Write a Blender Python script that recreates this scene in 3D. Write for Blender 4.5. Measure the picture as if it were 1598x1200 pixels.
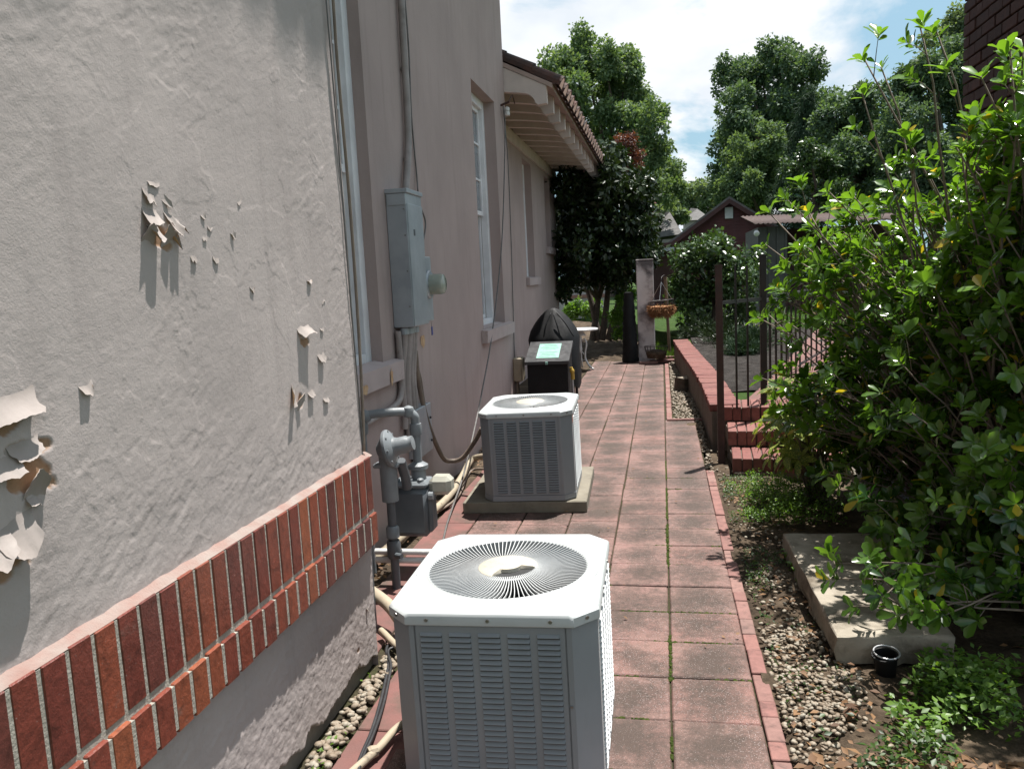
import bpy, math, random
import numpy as np
from mathutils import Vector, Matrix

SC = bpy.context.scene
COL = SC.collection
PI = math.pi
R = math.radians
for _o in list(bpy.data.objects):
    bpy.data.objects.remove(_o)

# ------------------------------------------------------------------ camera
FPX, PITCH, YAW, ROLL, CAMH = 1257.065, 0.13063, 0.18843, 0.0492, 1.5436
_F = Vector((-math.sin(YAW)*math.cos(PITCH), math.cos(YAW)*math.cos(PITCH), -math.sin(PITCH)))
_R0 = Vector((math.cos(YAW), math.sin(YAW), 0))
_U0 = _R0.cross(_F)
_RT = math.cos(ROLL)*_R0 - math.sin(ROLL)*_U0
_UP = math.sin(ROLL)*_R0 + math.cos(ROLL)*_U0
cam_data = bpy.data.cameras.new('camera')
cam = bpy.data.objects.new('camera', cam_data)
COL.objects.link(cam)
cam_data.sensor_fit = 'HORIZONTAL'
cam_data.sensor_width = 36
cam_data.lens = FPX/1598*36
cam_data.clip_start = 0.05
cam_data.clip_end = 3000
cam.matrix_world = Matrix(((_RT.x, _UP.x, -_F.x, 0), (_RT.y, _UP.y, -_F.y, 0), (_RT.z, _UP.z, -_F.z, CAMH), (0, 0, 0, 1)))
SC.camera = cam

# ------------------------------------------------------------------ light, sky, exposure
SUN = Vector((0.27, 0.33, 1.56)).normalized()
sun_data = bpy.data.lights.new('sun', 'SUN')
sun_data.energy = 5.0
sun_data.angle = R(0.55)
sun_data.color = (1.0, 0.965, 0.915)
sun = bpy.data.objects.new('sun', sun_data)
COL.objects.link(sun)
sun.rotation_euler = SUN.to_track_quat('Z', 'Y').to_euler()
sun.location = (4, 5, 20)
world = bpy.data.worlds.new('World')
SC.world = world
world.use_nodes = True
_n, _l = world.node_tree.nodes, world.node_tree.links
_n.clear()
_sky = _n.new('ShaderNodeTexSky')
_sky.sky_type = 'NISHITA'
_sky.sun_disc = False
_sky.sun_elevation = math.asin(SUN.z)
_sky.sun_rotation = math.atan2(SUN.x, SUN.y)
_sky.air_density = 1.3
_sky.dust_density = 1.6
_sky.ozone_density = 1.6
_tc = _n.new('ShaderNodeTexCoord')
_sep = _n.new('ShaderNodeSeparateXYZ')
_l.new(_tc.outputs['Generated'], _sep.inputs[0])
_zz = _n.new('ShaderNodeMath'); _zz.operation = 'MAXIMUM'; _zz.inputs[1].default_value = 0.0
_l.new(_sep.outputs['Z'], _zz.inputs[0])
_za = _n.new('ShaderNodeMath'); _za.operation = 'ADD'; _za.inputs[1].default_value = 0.22
_l.new(_zz.outputs[0], _za.inputs[0])
_dv = _n.new('ShaderNodeVectorMath'); _dv.operation = 'DIVIDE'
_cz = _n.new('ShaderNodeCombineXYZ')
for _i in range(3):
    _l.new(_za.outputs[0], _cz.inputs[_i])
_l.new(_tc.outputs['Generated'], _dv.inputs[0]); _l.new(_cz.outputs[0], _dv.inputs[1])
_mp = _n.new('ShaderNodeMapping')
_mp.inputs['Location'].default_value = (7.75, 2.62, 3.0)
_mp.inputs['Scale'].default_value = (1.0, 0.8, 1.0)
_l.new(_dv.outputs[0], _mp.inputs[0])
_cn = _n.new('ShaderNodeTexNoise')
_cn.inputs['Scale'].default_value = 1.35
_cn.inputs['Detail'].default_value = 9
_cn.inputs['Roughness'].default_value = 0.56
_cn.inputs['Distortion'].default_value = 0.25
_l.new(_mp.outputs[0], _cn.inputs['Vector'])
_cr = _n.new('ShaderNodeValToRGB')
_cr.color_ramp.elements[0].position = 0.46
_cr.color_ramp.elements[1].position = 0.54
_l.new(_cn.outputs['Fac'], _cr.inputs[0])
_cc = _n.new('ShaderNodeTexNoise')
_cc.inputs['Scale'].default_value = 3.0
_cc.inputs['Detail'].default_value = 5
_l.new(_mp.outputs[0], _cc.inputs['Vector'])
_ccr = _n.new('ShaderNodeValToRGB')
_ccr.color_ramp.elements[0].color = (8.6, 9.2, 9.9, 1)
_ccr.color_ramp.elements[1].color = (11.6, 11.7, 11.8, 1)
_ccr.color_ramp.elements[0].position = 0.35
_ccr.color_ramp.elements[1].position = 0.62
_l.new(_cc.outputs['Fac'], _ccr.inputs[0])
_mx = _n.new('ShaderNodeMix'); _mx.data_type = 'RGBA'
_l.new(_cr.outputs['Color'], _mx.inputs['Factor'])
_hz = _n.new('ShaderNodeMix'); _hz.data_type = 'RGBA'   # thin high veil
_hz.inputs['Factor'].default_value = 0.65
_hz.inputs['B'].default_value = (4.6, 7.6, 9.6, 1)
_l.new(_sky.outputs[0], _hz.inputs['A'])
_l.new(_hz.outputs['Result'], _mx.inputs['A']); _l.new(_ccr.outputs[0], _mx.inputs['B'])
_bg = _n.new('ShaderNodeBackground')
_bg.inputs['Strength'].default_value = 0.05
_l.new(_mx.outputs['Result'], _bg.inputs['Color'])
_out = _n.new('ShaderNodeOutputWorld')
_l.new(_bg.outputs[0], _out.inputs['Surface'])
SC.view_settings.view_transform = 'Standard'
SC.view_settings.look = 'None'
SC.view_settings.exposure = 1.0
SC.view_settings.gamma = 1.0
SC.render.engine = 'CYCLES'
SC.cycles.use_denoising = True
SC.cycles.max_bounces = 8
SC.cycles.diffuse_bounces = 4
SC.cycles.glossy_bounces = 3
SC.cycles.transmission_bounces = 5
SC.cycles.transparent_max_bounces = 8
SC.cycles.sample_clamp_indirect = 8.0

# ------------------------------------------------------------------ pixel helpers (a photo pixel and one known plane give a point of the place)
def _ray(px, py):
    return _F + _RT*((px-799)/FPX) - _UP*((py-600)/FPX)
def GP(px, py, z=0.0):
    d = _ray(px, py); t = (z-CAMH)/d.z
    return Vector((d.x*t, d.y*t, z))
def WX(px, py, X):
    d = _ray(px, py); t = X/d.x
    return Vector((X, d.y*t, CAMH+d.z*t))
def WY(px, py, Y):
    d = _ray(px, py); t = Y/d.y
    return Vector((d.x*t, Y, CAMH+d.z*t))

# ------------------------------------------------------------------ materials
MATS = {}
def _new(name):
    m = bpy.data.materials.new(name); m.use_nodes = True
    nt = m.node_tree; nt.nodes.clear()
    o = nt.nodes.new('ShaderNodeOutputMaterial')
    b = nt.nodes.new('ShaderNodeBsdfPrincipled')
    nt.links.new(b.outputs[0], o.inputs[0])
    MATS[name] = m
    return m, nt, b
def _noise(nt, vec, scale, detail=5, rough=0.55, dist=0.0):
    t = nt.nodes.new('ShaderNodeTexNoise')
    t.inputs['Scale'].default_value = scale; t.inputs['Detail'].default_value = detail
    t.inputs['Roughness'].default_value = rough; t.inputs['Distortion'].default_value = dist
    nt.links.new(vec, t.inputs['Vector'])
    return t.outputs['Fac']
def _ramp(nt, fac, stops):
    r = nt.nodes.new('ShaderNodeValToRGB')
    while len(r.color_ramp.elements) < len(stops):
        r.color_ramp.elements.new(0.5)
    for e, (p, c) in zip(r.color_ramp.elements, stops):
        e.position = p
        e.color = (c, c, c, 1) if isinstance(c, (int, float)) else (*c, 1)
    nt.links.new(fac, r.inputs[0])
    return r.outputs[0]
def _mix(nt, fac, a, b, mode='MIX'):
    x = nt.nodes.new('ShaderNodeMix'); x.data_type = 'RGBA'; x.blend_type = mode
    for s, v in (('Factor', fac), ('A', a), ('B', b)):
        if isinstance(v, (int, float)):
            if s == 'Factor': x.inputs[s].default_value = v
            else: x.inputs[s].default_value = (v, v, v, 1)
        elif isinstance(v, tuple):
            x.inputs[s].default_value = (*v, 1)
        else:
            nt.links.new(v, x.inputs[s])
    return x.outputs['Result']
def _math(nt, op, a, b=None):
    x = nt.nodes.new('ShaderNodeMath'); x.operation = op
    for i, v in enumerate((a, b)):
        if v is None: continue
        if isinstance(v, (int, float)): x.inputs[i].default_value = v
        else: nt.links.new(v, x.inputs[i])
    return x.outputs[0]
def _pos(nt):
    return nt.nodes.new('ShaderNodeNewGeometry').outputs['Position']
def _bump(nt, b, h, dist, strength=1.0):
    k = nt.nodes.new('ShaderNodeBump')
    k.inputs['Strength'].default_value = strength; k.inputs['Distance'].default_value = dist
    nt.links.new(h, k.inputs['Height'])
    nt.links.new(k.outputs[0], b.inputs['Normal'])
def _rand(nt):
    return nt.nodes.new('ShaderNodeObjectInfo').outputs['Random']
def _scaled(nt, vec, s):
    m = nt.nodes.new('ShaderNodeVectorMath'); m.operation = 'MULTIPLY'
    nt.links.new(vec, m.inputs[0]); m.inputs[1].default_value = s
    return m.outputs[0]
def pm(name, c1, c2=None, scale=8.0, rough=0.7, metal=0.0, spec=0.5, bump=0.0, bscale=60.0, vary=0.0, stain=None, stain_scale=3.0, stain_at=(0.55, 0.75), streak=False):
    """Plain worn surface: two tones by noise, fine relief, a little change from piece to piece, stains with a shape of their own."""
    m, nt, b = _new(name)
    p = _pos(nt)
    c2 = c2 or tuple(v*0.8 for v in c1)
    col = _mix(nt, _ramp(nt, _noise(nt, p, scale), [(0.35, 0.0), (0.65, 1.0)]), c1, c2)
    if vary:
        k = _math(nt, 'MULTIPLY_ADD', _rand(nt), vary); nt.nodes[-1].inputs[2].default_value = 1-vary/2
        h = nt.nodes.new('ShaderNodeHueSaturation'); nt.links.new(k, h.inputs['Value']); nt.links.new(col, h.inputs['Color'])
        col = h.outputs[0]
    if stain:
        v = _scaled(nt, p, (1, 1, 0.16)) if streak else p
        col = _mix(nt, _ramp(nt, _noise(nt, v, stain_scale, 7, 0.62), [(stain_at[0], 0.0), (stain_at[1], 1.0)]), col, stain)
    nt.links.new(col, b.inputs['Base Color'])
    rr = _ramp(nt, _noise(nt, p, scale*2.3), [(0.3, max(0.0, rough-0.08)), (0.7, min(1.0, rough+0.08))])
    nt.links.new(rr, b.inputs['Roughness'])
    b.inputs['Metallic'].default_value = metal
    b.inputs['Specular IOR Level'].default_value = spec
    if bump:
        _bump(nt, b, _noise(nt, p, bscale, 6, 0.6), bump)
    return m
def leafmat(name, dark, light, yellow=None, rough=0.35, trans=0.35, yfrac=0.0, spec=0.5, speck=None):
    """Leaf: tone differs from leaf to leaf (attribute 'tone'), some light passes through."""
    m, nt, b = _new(name)
    a = nt.nodes.new('ShaderNodeAttribute'); a.attribute_name = 'tone'
    t = _math(nt, 'ADD', a.outputs['Fac'], 0.0)
    st = [(0.0, dark), (0.75, light)]
    if yellow:
        st += [(1-yfrac-0.001, light), (1-yfrac, yellow)]
    col = _ramp(nt, t, st)
    if yellow:
        nt.nodes[-1].color_ramp.interpolation = 'LINEAR'
    if speck:
        tc = nt.nodes.new('ShaderNodeNewGeometry').outputs['Position']
        col = _mix(nt, _ramp(nt, _noise(nt, tc, 150, 3, 0.6), [(0.48, 0.0), (0.56, 1.0)]), col, speck)
    nt.links.new(col, b.inputs['Base Color'])
    b.inputs['Roughness'].default_value = rough
    b.inputs['Specular IOR Level'].default_value = spec
    tr = nt.nodes.new('ShaderNodeBsdfTranslucent')
    g = _mix(nt, 1.0, col, (1.5, 1.5, 0.55), 'MULTIPLY')
    nt.links.new(g, tr.inputs['Color'])
    ms = nt.nodes.new('ShaderNodeMixShader'); ms.inputs[0].default_value = trans
    o = [n for n in nt.nodes if n.type == 'OUTPUT_MATERIAL'][0]
    nt.links.new(b.outputs[0], ms.inputs[1]); nt.links.new(tr.outputs[0], ms.inputs[2]); nt.links.new(ms.outputs[0], o.inputs[0])
    return m

# house paint
WALL_C = (0.378, 0.332, 0.316)
def stucco(name, c, bump, bscale, attr=False):
    m, nt, b = _new(name)
    p = _pos(nt)
    col = _mix(nt, _ramp(nt, _noise(nt, p, 1.7, 6), [(0.3, 0.0), (0.7, 1.0)]), tuple(v*0.90 for v in c), tuple(min(1, v*1.06) for v in c))
    # faint runs and grime
    s = _ramp(nt, _noise(nt, _scaled(nt, p, (1, 5, 0.5)), 2.2, 7, 0.62), [(0.52, 0.0), (0.80, 0.42)])
    col = _mix(nt, s, col, tuple(v*0.60 for v in c))
    f = _ramp(nt, _noise(nt, p, 70, 3, 0.7), [(0.66, 0.0), (0.74, 0.5)])
    col = _mix(nt, f, col, tuple(v*0.7 for v in c))
    if attr:
        a = nt.nodes.new('ShaderNodeAttribute'); a.attribute_name = 'bare'
        br = _mix(nt, _noise(nt, p, 45, 5, 0.7), (0.22, 0.125, 0.075), (0.36, 0.235, 0.15))
        col = _mix(nt, a.outputs['Fac'], col, br)
        a2 = nt.nodes.new('ShaderNodeAttribute'); a2.attribute_name = 'base'
        col = _mix(nt, a2.outputs['Fac'], col, _mix(nt, _noise(nt, p, 25, 5, 0.7), (0.16, 0.14, 0.12), (0.30, 0.27, 0.24)))
    nt.links.new(col, b.inputs['Base Color'])
    b.inputs['Roughness'].default_value = 0.82
    b.inputs['Specular IOR Level'].default_value = 0.25
    h = _math(nt, 'ADD', _noise(nt, p, bscale, 8, 0.62), _math(nt, 'MULTIPLY', _noise(nt, p, bscale*4, 4, 0.7), 0.35))
    _bump(nt, b, h, bump)
    return m
stucco('stucco', WALL_C, 0.0012, 58, True)
stucco('stucco_smooth', tuple(v*0.98 for v in (0.37, 0.297, 0.28)), 0.002, 22)
pm('flake_paint', (0.29, 0.25, 0.23), (0.25, 0.215, 0.195), 14, 0.7, bump=0.0006, bscale=90)
pm('flake_back', (0.40, 0.24, 0.13), (0.52, 0.36, 0.22), 40, 0.9, bump=0.001, bscale=120)
pm('mortar', (0.34, 0.315, 0.27), (0.25, 0.225, 0.19), 60, 0.95, bump=0.003, bscale=140)
pm('ledge_top', (0.248, 0.2108, 0.1891), (0.2232, 0.1364, 0.1147), 9, 0.9, bump=0.004, bscale=60)
def brickmat(name, cols, rough=0.55, bump=0.002):
    m, nt, b = _new(name)
    p = _pos(nt)
    n = len(cols)
    c = _ramp(nt, _rand(nt), [(i/max(1, n-1), k) for i, k in enumerate(cols)])
    d = _ramp(nt, _noise(nt, p, 17, 9, 0.7, 0.8), [(0.28, 0.42), (0.47, 0.95), (0.72, 1.28)])
    c = _mix(nt, 1.0, c, d, 'MULTIPLY')
    c = _mix(nt, _ramp(nt, _noise(nt, p, 120, 3, 0.7), [(0.68, 0.0), (0.74, 0.6)]), c, (0.30, 0.24, 0.21))
    c = _mix(nt, _ramp(nt, _noise(nt, p, 5, 8, 0.72), [(0.60, 0.0), (0.75, 0.55)]), c, (0.20, 0.15, 0.125))
    nt.links.new(c, b.inputs['Base Color'])
    b.inputs['Roughness'].default_value = rough
    _bump(nt, b, _noise(nt, p, 55, 7, 0.65), bump)
    return m
brickmat('ledge_brick', [(0.15, 0.034, 0.021), (0.20, 0.050, 0.026), (0.13, 0.029, 0.020), (0.23, 0.066, 0.030), (0.16, 0.036, 0.022), (0.075, 0.024, 0.022), (0.19, 0.044, 0.024), (0.14, 0.032, 0.022)], 0.38, 0.0028)
brickmat('edge_brick', [(0.2046, 0.0961, 0.0806), (0.1674, 0.0744, 0.0651), (0.2108, 0.1178, 0.0992), (0.186, 0.0837, 0.0713), (0.1736, 0.1023, 0.0868)], 0.8, 0.0015)
brickmat('step_brick', [(0.1658, 0.0541, 0.0434), (0.1339, 0.0414, 0.0338), (0.1849, 0.0701, 0.0561), (0.153, 0.051, 0.0407)], 0.75, 0.002)
brickmat('dark_brick', [(0.0455, 0.0168, 0.014), (0.063, 0.0224, 0.0175), (0.035, 0.0154, 0.0133), (0.077, 0.0294, 0.0224)], 0.85, 0.003)
pm('white_paint', (0.70, 0.70, 0.72), (0.60, 0.60, 0.62), 6, 0.55, stain=(0.42, 0.40, 0.38), stain_scale=5, stain_at=(0.58, 0.85), streak=True, bump=0.001, bscale=40)
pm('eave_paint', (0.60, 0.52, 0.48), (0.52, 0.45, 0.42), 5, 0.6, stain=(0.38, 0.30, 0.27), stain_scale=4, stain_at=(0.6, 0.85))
pm('eave_paint_shaded', (0.40, 0.30, 0.265), (0.33, 0.25, 0.22), 5, 0.7, stain=(0.25, 0.18, 0.155), stain_scale=3, stain_at=(0.55, 0.8))  # eave paint darkened and warmed: underside shade and bounce put into the colour
pm('sill_paint', (0.42, 0.35, 0.345), (0.37, 0.31, 0.30), 5, 0.75, stain=(0.22, 0.18, 0.16), stain_scale=9, stain_at=(0.6, 0.8), bump=0.002, bscale=50)
def glass(name, c):
    m, nt, b = _new(name)
    nt.links.new(_mix(nt, _noise(nt, _pos(nt), 3, 3), c, tuple(v*0.6 for v in c)), b.inputs['Base Color'])
    b.inputs['Roughness'].default_value = 0.06
    b.inputs['Specular IOR Level'].default_value = 0.8
    return m
glass('window_glass', (0.20, 0.22, 0.24))
pm('roof_tile', (0.084, 0.0357, 0.0252), (0.0462, 0.0252, 0.021), 7, 0.85, vary=0.4, stain=(0.0252, 0.021, 0.0189), stain_scale=6, stain_at=(0.5, 0.7), bump=0.003)
pm('tile_mortar', (0.8912, 0.6038, 0.5175), (0.7188, 0.4887, 0.4169), 12, 0.9, bump=0.003)
# metal and plastic
pm('galv_box', (0.384, 0.4128, 0.4416), (0.2976, 0.3264, 0.3552), 5, 0.42, metal=0.35, stain=(0.2112, 0.2208, 0.24), stain_scale=4, stain_at=(0.56, 0.8), streak=True)
pm('grey_paint', (0.19, 0.205, 0.215), (0.145, 0.158, 0.168), 9, 0.42, stain=(0.09, 0.085, 0.08), stain_scale=10, stain_at=(0.6, 0.8), bump=0.0008, bscale=80)
pm('meter_body', (0.085, 0.095, 0.105), (0.065, 0.072, 0.08), 9, 0.45, bump=0.0006, bscale=120)
pm('conduit', (0.30, 0.265, 0.255), (0.22, 0.195, 0.185), 9, 0.6, stain=(0.14, 0.11, 0.10), stain_scale=7, stain_at=(0.55, 0.8))
pm('brown_conduit', (0.20, 0.155, 0.12), (0.13, 0.10, 0.08), 12, 0.7, bump=0.001)
pm('beige_pipe', (0.35, 0.294, 0.21), (0.28, 0.231, 0.168), 10, 0.7, stain=(0.098, 0.077, 0.056), stain_scale=11, stain_at=(0.58, 0.72), bump=0.001)
pm('black_rubber', (0.018, 0.018, 0.02), (0.03, 0.03, 0.032), 15, 0.5)
pm('grey_cable', (0.13, 0.12, 0.115), (0.08, 0.075, 0.07), 20, 0.6)
pm('ac_paint_sunlit', (0.55, 0.56, 0.56), (0.50, 0.51, 0.51), 6, 0.45)  # cabinet paint again, kept bright: sunlight on this side put into its colour
pm('ac_paint_shaded', (0.225, 0.245, 0.262), (0.195, 0.213, 0.228), 4, 0.45, stain=(0.15, 0.145, 0.135), stain_scale=5, stain_at=(0.6, 0.9), streak=True)  # off-white cabinet paint, darkened and blued to carry the shade of the front
pm('ac_lid', (0.44, 0.46, 0.46), (0.39, 0.41, 0.41), 5, 0.4, stain=(0.30, 0.29, 0.25), stain_scale=3.2, stain_at=(0.6, 0.9))
pm('ac_wire', (0.50, 0.51, 0.51), (0.43, 0.44, 0.44), 9, 0.45)
pm('ac_hub', (0.45, 0.4125, 0.3375), (0.39, 0.3525, 0.285), 7, 0.5, stain=(0.3, 0.2625, 0.2025), stain_scale=14, stain_at=(0.6, 0.8))
pm('ac_dark', (0.025, 0.025, 0.027), (0.015, 0.015, 0.016), 9, 0.7)
pm('ac_slot', (0.02, 0.022, 0.025), (0.014, 0.015, 0.017), 9, 0.6)
pm('screw_metal', (0.30, 0.29, 0.28), (0.2, 0.19, 0.18), 30, 0.35, metal=0.8)
pm('sticker', (0.55, 0.16, 0.10), (0.62, 0.42, 0.36), 60, 0.5)
pm('concrete', (0.3187, 0.2812, 0.225), (0.2375, 0.2063, 0.1625), 7, 0.9, stain=(0.1063, 0.085, 0.06), stain_scale=6, stain_at=(0.46, 0.66), bump=0.004, bscale=70)
pm('pad_concrete', (0.198, 0.1755, 0.135), (0.153, 0.135, 0.1035), 9, 0.9, stain=(0.09, 0.0765, 0.054), stain_scale=6, stain_at=(0.55, 0.75), bump=0.003, bscale=90)
pm('black_vinyl', (0.0048, 0.0048, 0.0054), (0.0078, 0.0078, 0.0084), 6, 0.62, spec=0.25, bump=0.004, bscale=9)
pm('black_plastic', (0.005, 0.005, 0.0055), (0.008, 0.008, 0.0085), 8, 0.6, spec=0.25)
pm('lid_plastic', (0.045, 0.045, 0.0468), (0.033, 0.033, 0.0348), 8, 0.38)
pm('green_print', (0.238, 0.42, 0.35), (0.182, 0.35, 0.294), 25, 0.5)
pm('print_ink', (0.12, 0.27, 0.23), (0.10, 0.22, 0.19), 20, 0.6)
pm('yellow_plastic', (0.434, 0.28, 0.042), (0.364, 0.224, 0.035), 12, 0.4)
pm('silver', (0.55, 0.55, 0.56), (0.45, 0.45, 0.46), 12, 0.35, metal=0.6)
pm('white_iron', (0.592, 0.592, 0.576), (0.512, 0.512, 0.496), 10, 0.5, bump=0.002, bscale=60)
pm('black_iron', (0.0121, 0.0088, 0.0083), (0.022, 0.0121, 0.0099), 14, 0.5, bump=0.001, bscale=90)
pm('rust_iron', (0.033, 0.0132, 0.0108), (0.051, 0.018, 0.0132), 14, 0.6, bump=0.001, bscale=90)
pm('pillar_stucco', (0.546, 0.4875, 0.4778), (0.4485, 0.3997, 0.39), 3, 0.85, stain=(0.0975, 0.0829, 0.0829), stain_scale=2.6, stain_at=(0.46, 0.64), bump=0.004, bscale=40)
pm('retaining', (0.144, 0.114, 0.09), (0.09, 0.072, 0.057), 6, 0.9, stain=(0.042, 0.033, 0.027), stain_scale=4, stain_at=(0.5, 0.7), streak=True, bump=0.006, bscale=30)
pm('coir', (0.224, 0.098, 0.0385), (0.294, 0.147, 0.063), 40, 0.95)
pm('bark', (0.091, 0.07, 0.0525), (0.0525, 0.0406, 0.0315), 22, 0.95, bump=0.012, bscale=30)
pm('twig', (0.19, 0.15, 0.115), (0.12, 0.095, 0.075), 26, 0.8, bump=0.001, bscale=90)
pm('stump_top', (0.238, 0.203, 0.161), (0.154, 0.126, 0.098), 30, 0.95, bump=0.004, bscale=50)
pm('old_wood', (0.168, 0.112, 0.07), (0.105, 0.07, 0.0455), 18, 0.9, bump=0.003, bscale=50)
pm('barn_red', (0.09, 0.0285, 0.03), (0.069, 0.0225, 0.024), 2.5, 0.8, stain=(0.075, 0.027, 0.027), stain_scale=1.2)
pm('barn_trim', (0.055, 0.02, 0.02), (0.045, 0.017, 0.017), 3, 0.8)
pm('vent_white', (0.55, 0.56, 0.58), (0.48, 0.49, 0.51), 6, 0.6)
pm('shingle', (0.12, 0.114, 0.111), (0.078, 0.075, 0.072), 5, 0.95, stain=(0.054, 0.051, 0.048), stain_scale=3, bump=0.01, bscale=8)
pm('shed_wall', (0.07, 0.066, 0.064), (0.05, 0.048, 0.046), 4, 0.8)
pm('shed_roof', (0.085, 0.060, 0.055), (0.065, 0.048, 0.044), 5, 0.85, spec=0.2)
pm('far_stucco', (0.322, 0.294, 0.294), (0.28, 0.259, 0.259), 3, 0.85)
# ground
def soilmat(name, cols, scale, bump):
    m, nt, b = _new(name)
    p = _pos(nt)
    c = _ramp(nt, _noise(nt, p, scale, 8, 0.68), [(0.3+0.4*i/(len(cols)-1), k) for i, k in enumerate(cols)])
    d = _ramp(nt, _noise(nt, p, scale*9, 4, 0.7), [(0.3, 0.55), (0.7, 1.3)])
    nt.links.new(_mix(nt, 1.0, c, d, 'MULTIPLY'), b.inputs['Base Color'])
    b.inputs['Roughness'].default_value = 0.97
    b.inputs['Specular IOR Level'].default_value = 0.15
    _bump(nt, b, _noise(nt, p, scale*6, 7, 0.7), bump)
    return m
soilmat('soil', [(0.035, 0.0252, 0.0175), (0.077, 0.056, 0.0385), (0.14, 0.105, 0.07)], 4, 0.02)
soilmat('mulch', [(0.0245, 0.021, 0.0196), (0.0455, 0.0392, 0.035), (0.098, 0.0875, 0.0805)], 9, 0.05)
soilmat('grass_ground', [(0.018, 0.039, 0.0072), (0.03, 0.06, 0.0108), (0.051, 0.078, 0.018)], 2.5, 0.03)
pm('red_concrete', (0.17, 0.072, 0.062), (0.125, 0.058, 0.05), 6, 0.85, stain=(0.075, 0.055, 0.042), stain_scale=4.5, stain_at=(0.46, 0.68), bump=0.0015, bscale=120)
soilmat('joint', [(0.030, 0.024, 0.018), (0.045, 0.038, 0.022), (0.035, 0.045, 0.014)], 6, 0.006)
def tilemat(name='path_tile'):
    m, nt, b = _new(name)
    p = _pos(nt)
    o = nt.nodes.new('ShaderNodeTexCoord').outputs['Object']
    c = _ramp(nt, _rand(nt), [(0.0, (0.1985, 0.0957, 0.08)), (0.3, (0.1624, 0.0854, 0.0719)), (0.6, (0.2106, 0.1139, 0.0986)), (1.0, (0.1504, 0.0828, 0.0693))])
    c = _mix(nt, _ramp(nt, _noise(nt, p, 7, 7, 0.66), [(0.35, 0.0), (0.7, 0.7)]), c, (0.1856, 0.1135, 0.0925))
    # mildew: ragged blotches that gather towards the middle of a slab, edges stay paler
    v = nt.nodes.new('ShaderNodeVectorMath'); v.operation = 'LENGTH'; nt.links.new(_scaled(nt, o, (1, 1, 0)), v.inputs[0])
    mid = _ramp(nt, v.outputs['Value'], [(0.02, 1.0), (0.19, 0.0)])
    a1 = _math(nt, 'MULTIPLY', _noise(nt, p, 2.6, 5, 0.6), 0.5)
    a2 = _math(nt, 'MULTIPLY', _noise(nt, p, 24, 9, 0.8), 0.5)
    a3 = _math(nt, 'MULTIPLY', mid, 0.13)
    mil = _ramp(nt, _math(nt, 'ADD', _math(nt, 'ADD', a1, a2), a3), [(0.455, 0.0), (0.55, 0.6), (0.64, 0.95)])
    c = _mix(nt, mil, c, (0.042, 0.026, 0.018))
    gr_ = _ramp(nt, _noise(nt, p, 1.3, 6, 0.7), [(0.56, 0.0), (0.72, 0.3)])
    c = _mix(nt, gr_, c, (0.060, 0.044, 0.026))
    c = _mix(nt, 1.0, c, _ramp(nt, _noise(nt, p, 210, 4, 0.75), [(0.32, 0.55), (0.5, 1.0), (0.68, 1.3)]), 'MULTIPLY')
    # exposed chips of pale stone
    vo = nt.nodes.new('ShaderNodeTexVoronoi'); vo.inputs['Scale'].default_value = 240
    nt.links.new(p, vo.inputs['Vector'])
    sel = nt.nodes.new('ShaderNodeSeparateColor'); nt.links.new(vo.outputs['Color'], sel.inputs[0])
    chip = _math(nt, 'MULTIPLY', _ramp(nt, vo.outputs['Distance'], [(0.28, 1.0), (0.42, 0.0)]), _ramp(nt, sel.outputs[0], [(0.72, 0.0), (0.86, 1.0)]))
    chip = _math(nt, 'MULTIPLY', chip, _ramp(nt, _noise(nt, p, 2.2, 4), [(0.35, 0.15), (0.62, 0.8)]))
    c = _mix(nt, chip, c, (0.40, 0.345, 0.335))
    nt.links.new(c, b.inputs['Base Color'])
    b.inputs['Roughness'].default_value = 0.72
    h = _math(nt, 'ADD', _noise(nt, p, 130, 5, 0.7), _math(nt, 'MULTIPLY', chip, 0.6))
    _bump(nt, b, h, 0.0022)
    return m
tilemat()
soilmat('moss', [(0.021, 0.035, 0.007), (0.042, 0.0595, 0.0105), (0.07, 0.0805, 0.021)], 14, 0.01)
pm('pebble', (0.52, 0.45, 0.34), (0.36, 0.28, 0.20), 16, 0.7, stain=(0.62, 0.58, 0.50), stain_scale=22, stain_at=(0.5, 0.6), bump=0.001, bscale=90)
# leaves
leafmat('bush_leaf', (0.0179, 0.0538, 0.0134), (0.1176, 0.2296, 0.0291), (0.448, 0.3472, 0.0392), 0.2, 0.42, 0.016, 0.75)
leafmat('aucuba_leaf', (0.04, 0.096, 0.016), (0.12, 0.192, 0.04), None, 0.3, 0.3, 0, 0.5, (0.336, 0.336, 0.08))
leafmat('magnolia_leaf', (0.0076, 0.017, 0.0066), (0.0246, 0.0435, 0.0113), None, 0.35, 0.12, 0, 0.4)
leafmat('camellia_leaf', (0.0199, 0.0442, 0.0154), (0.0607, 0.1104, 0.0331), None, 0.32, 0.2, 0, 0.6)
leafmat('oak_leaf', (0.0517, 0.0978, 0.0517), (0.1323, 0.1898, 0.0978), None, 0.7, 0.38, 0, 0.2)
leafmat('dark_tree_leaf', (0.0364, 0.0728, 0.0468), (0.0975, 0.1495, 0.0858), None, 0.65, 0.34, 0, 0.25)
leafmat('far_leaf', (0.075, 0.115, 0.075), (0.14, 0.19, 0.11), None, 0.7, 0.38, 0, 0.2)
leafmat('conifer_leaf', (0.010, 0.026, 0.015), (0.030, 0.058, 0.028), None, 0.7, 0.15, 0, 0.2)
leafmat('weed_leaf', (0.0158, 0.0395, 0.0063), (0.0527, 0.1054, 0.0158), None, 0.45, 0.4)
leafmat('bright_leaf', (0.0542, 0.124, 0.0155), (0.1317, 0.2325, 0.0349), None, 0.45, 0.45)
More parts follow.
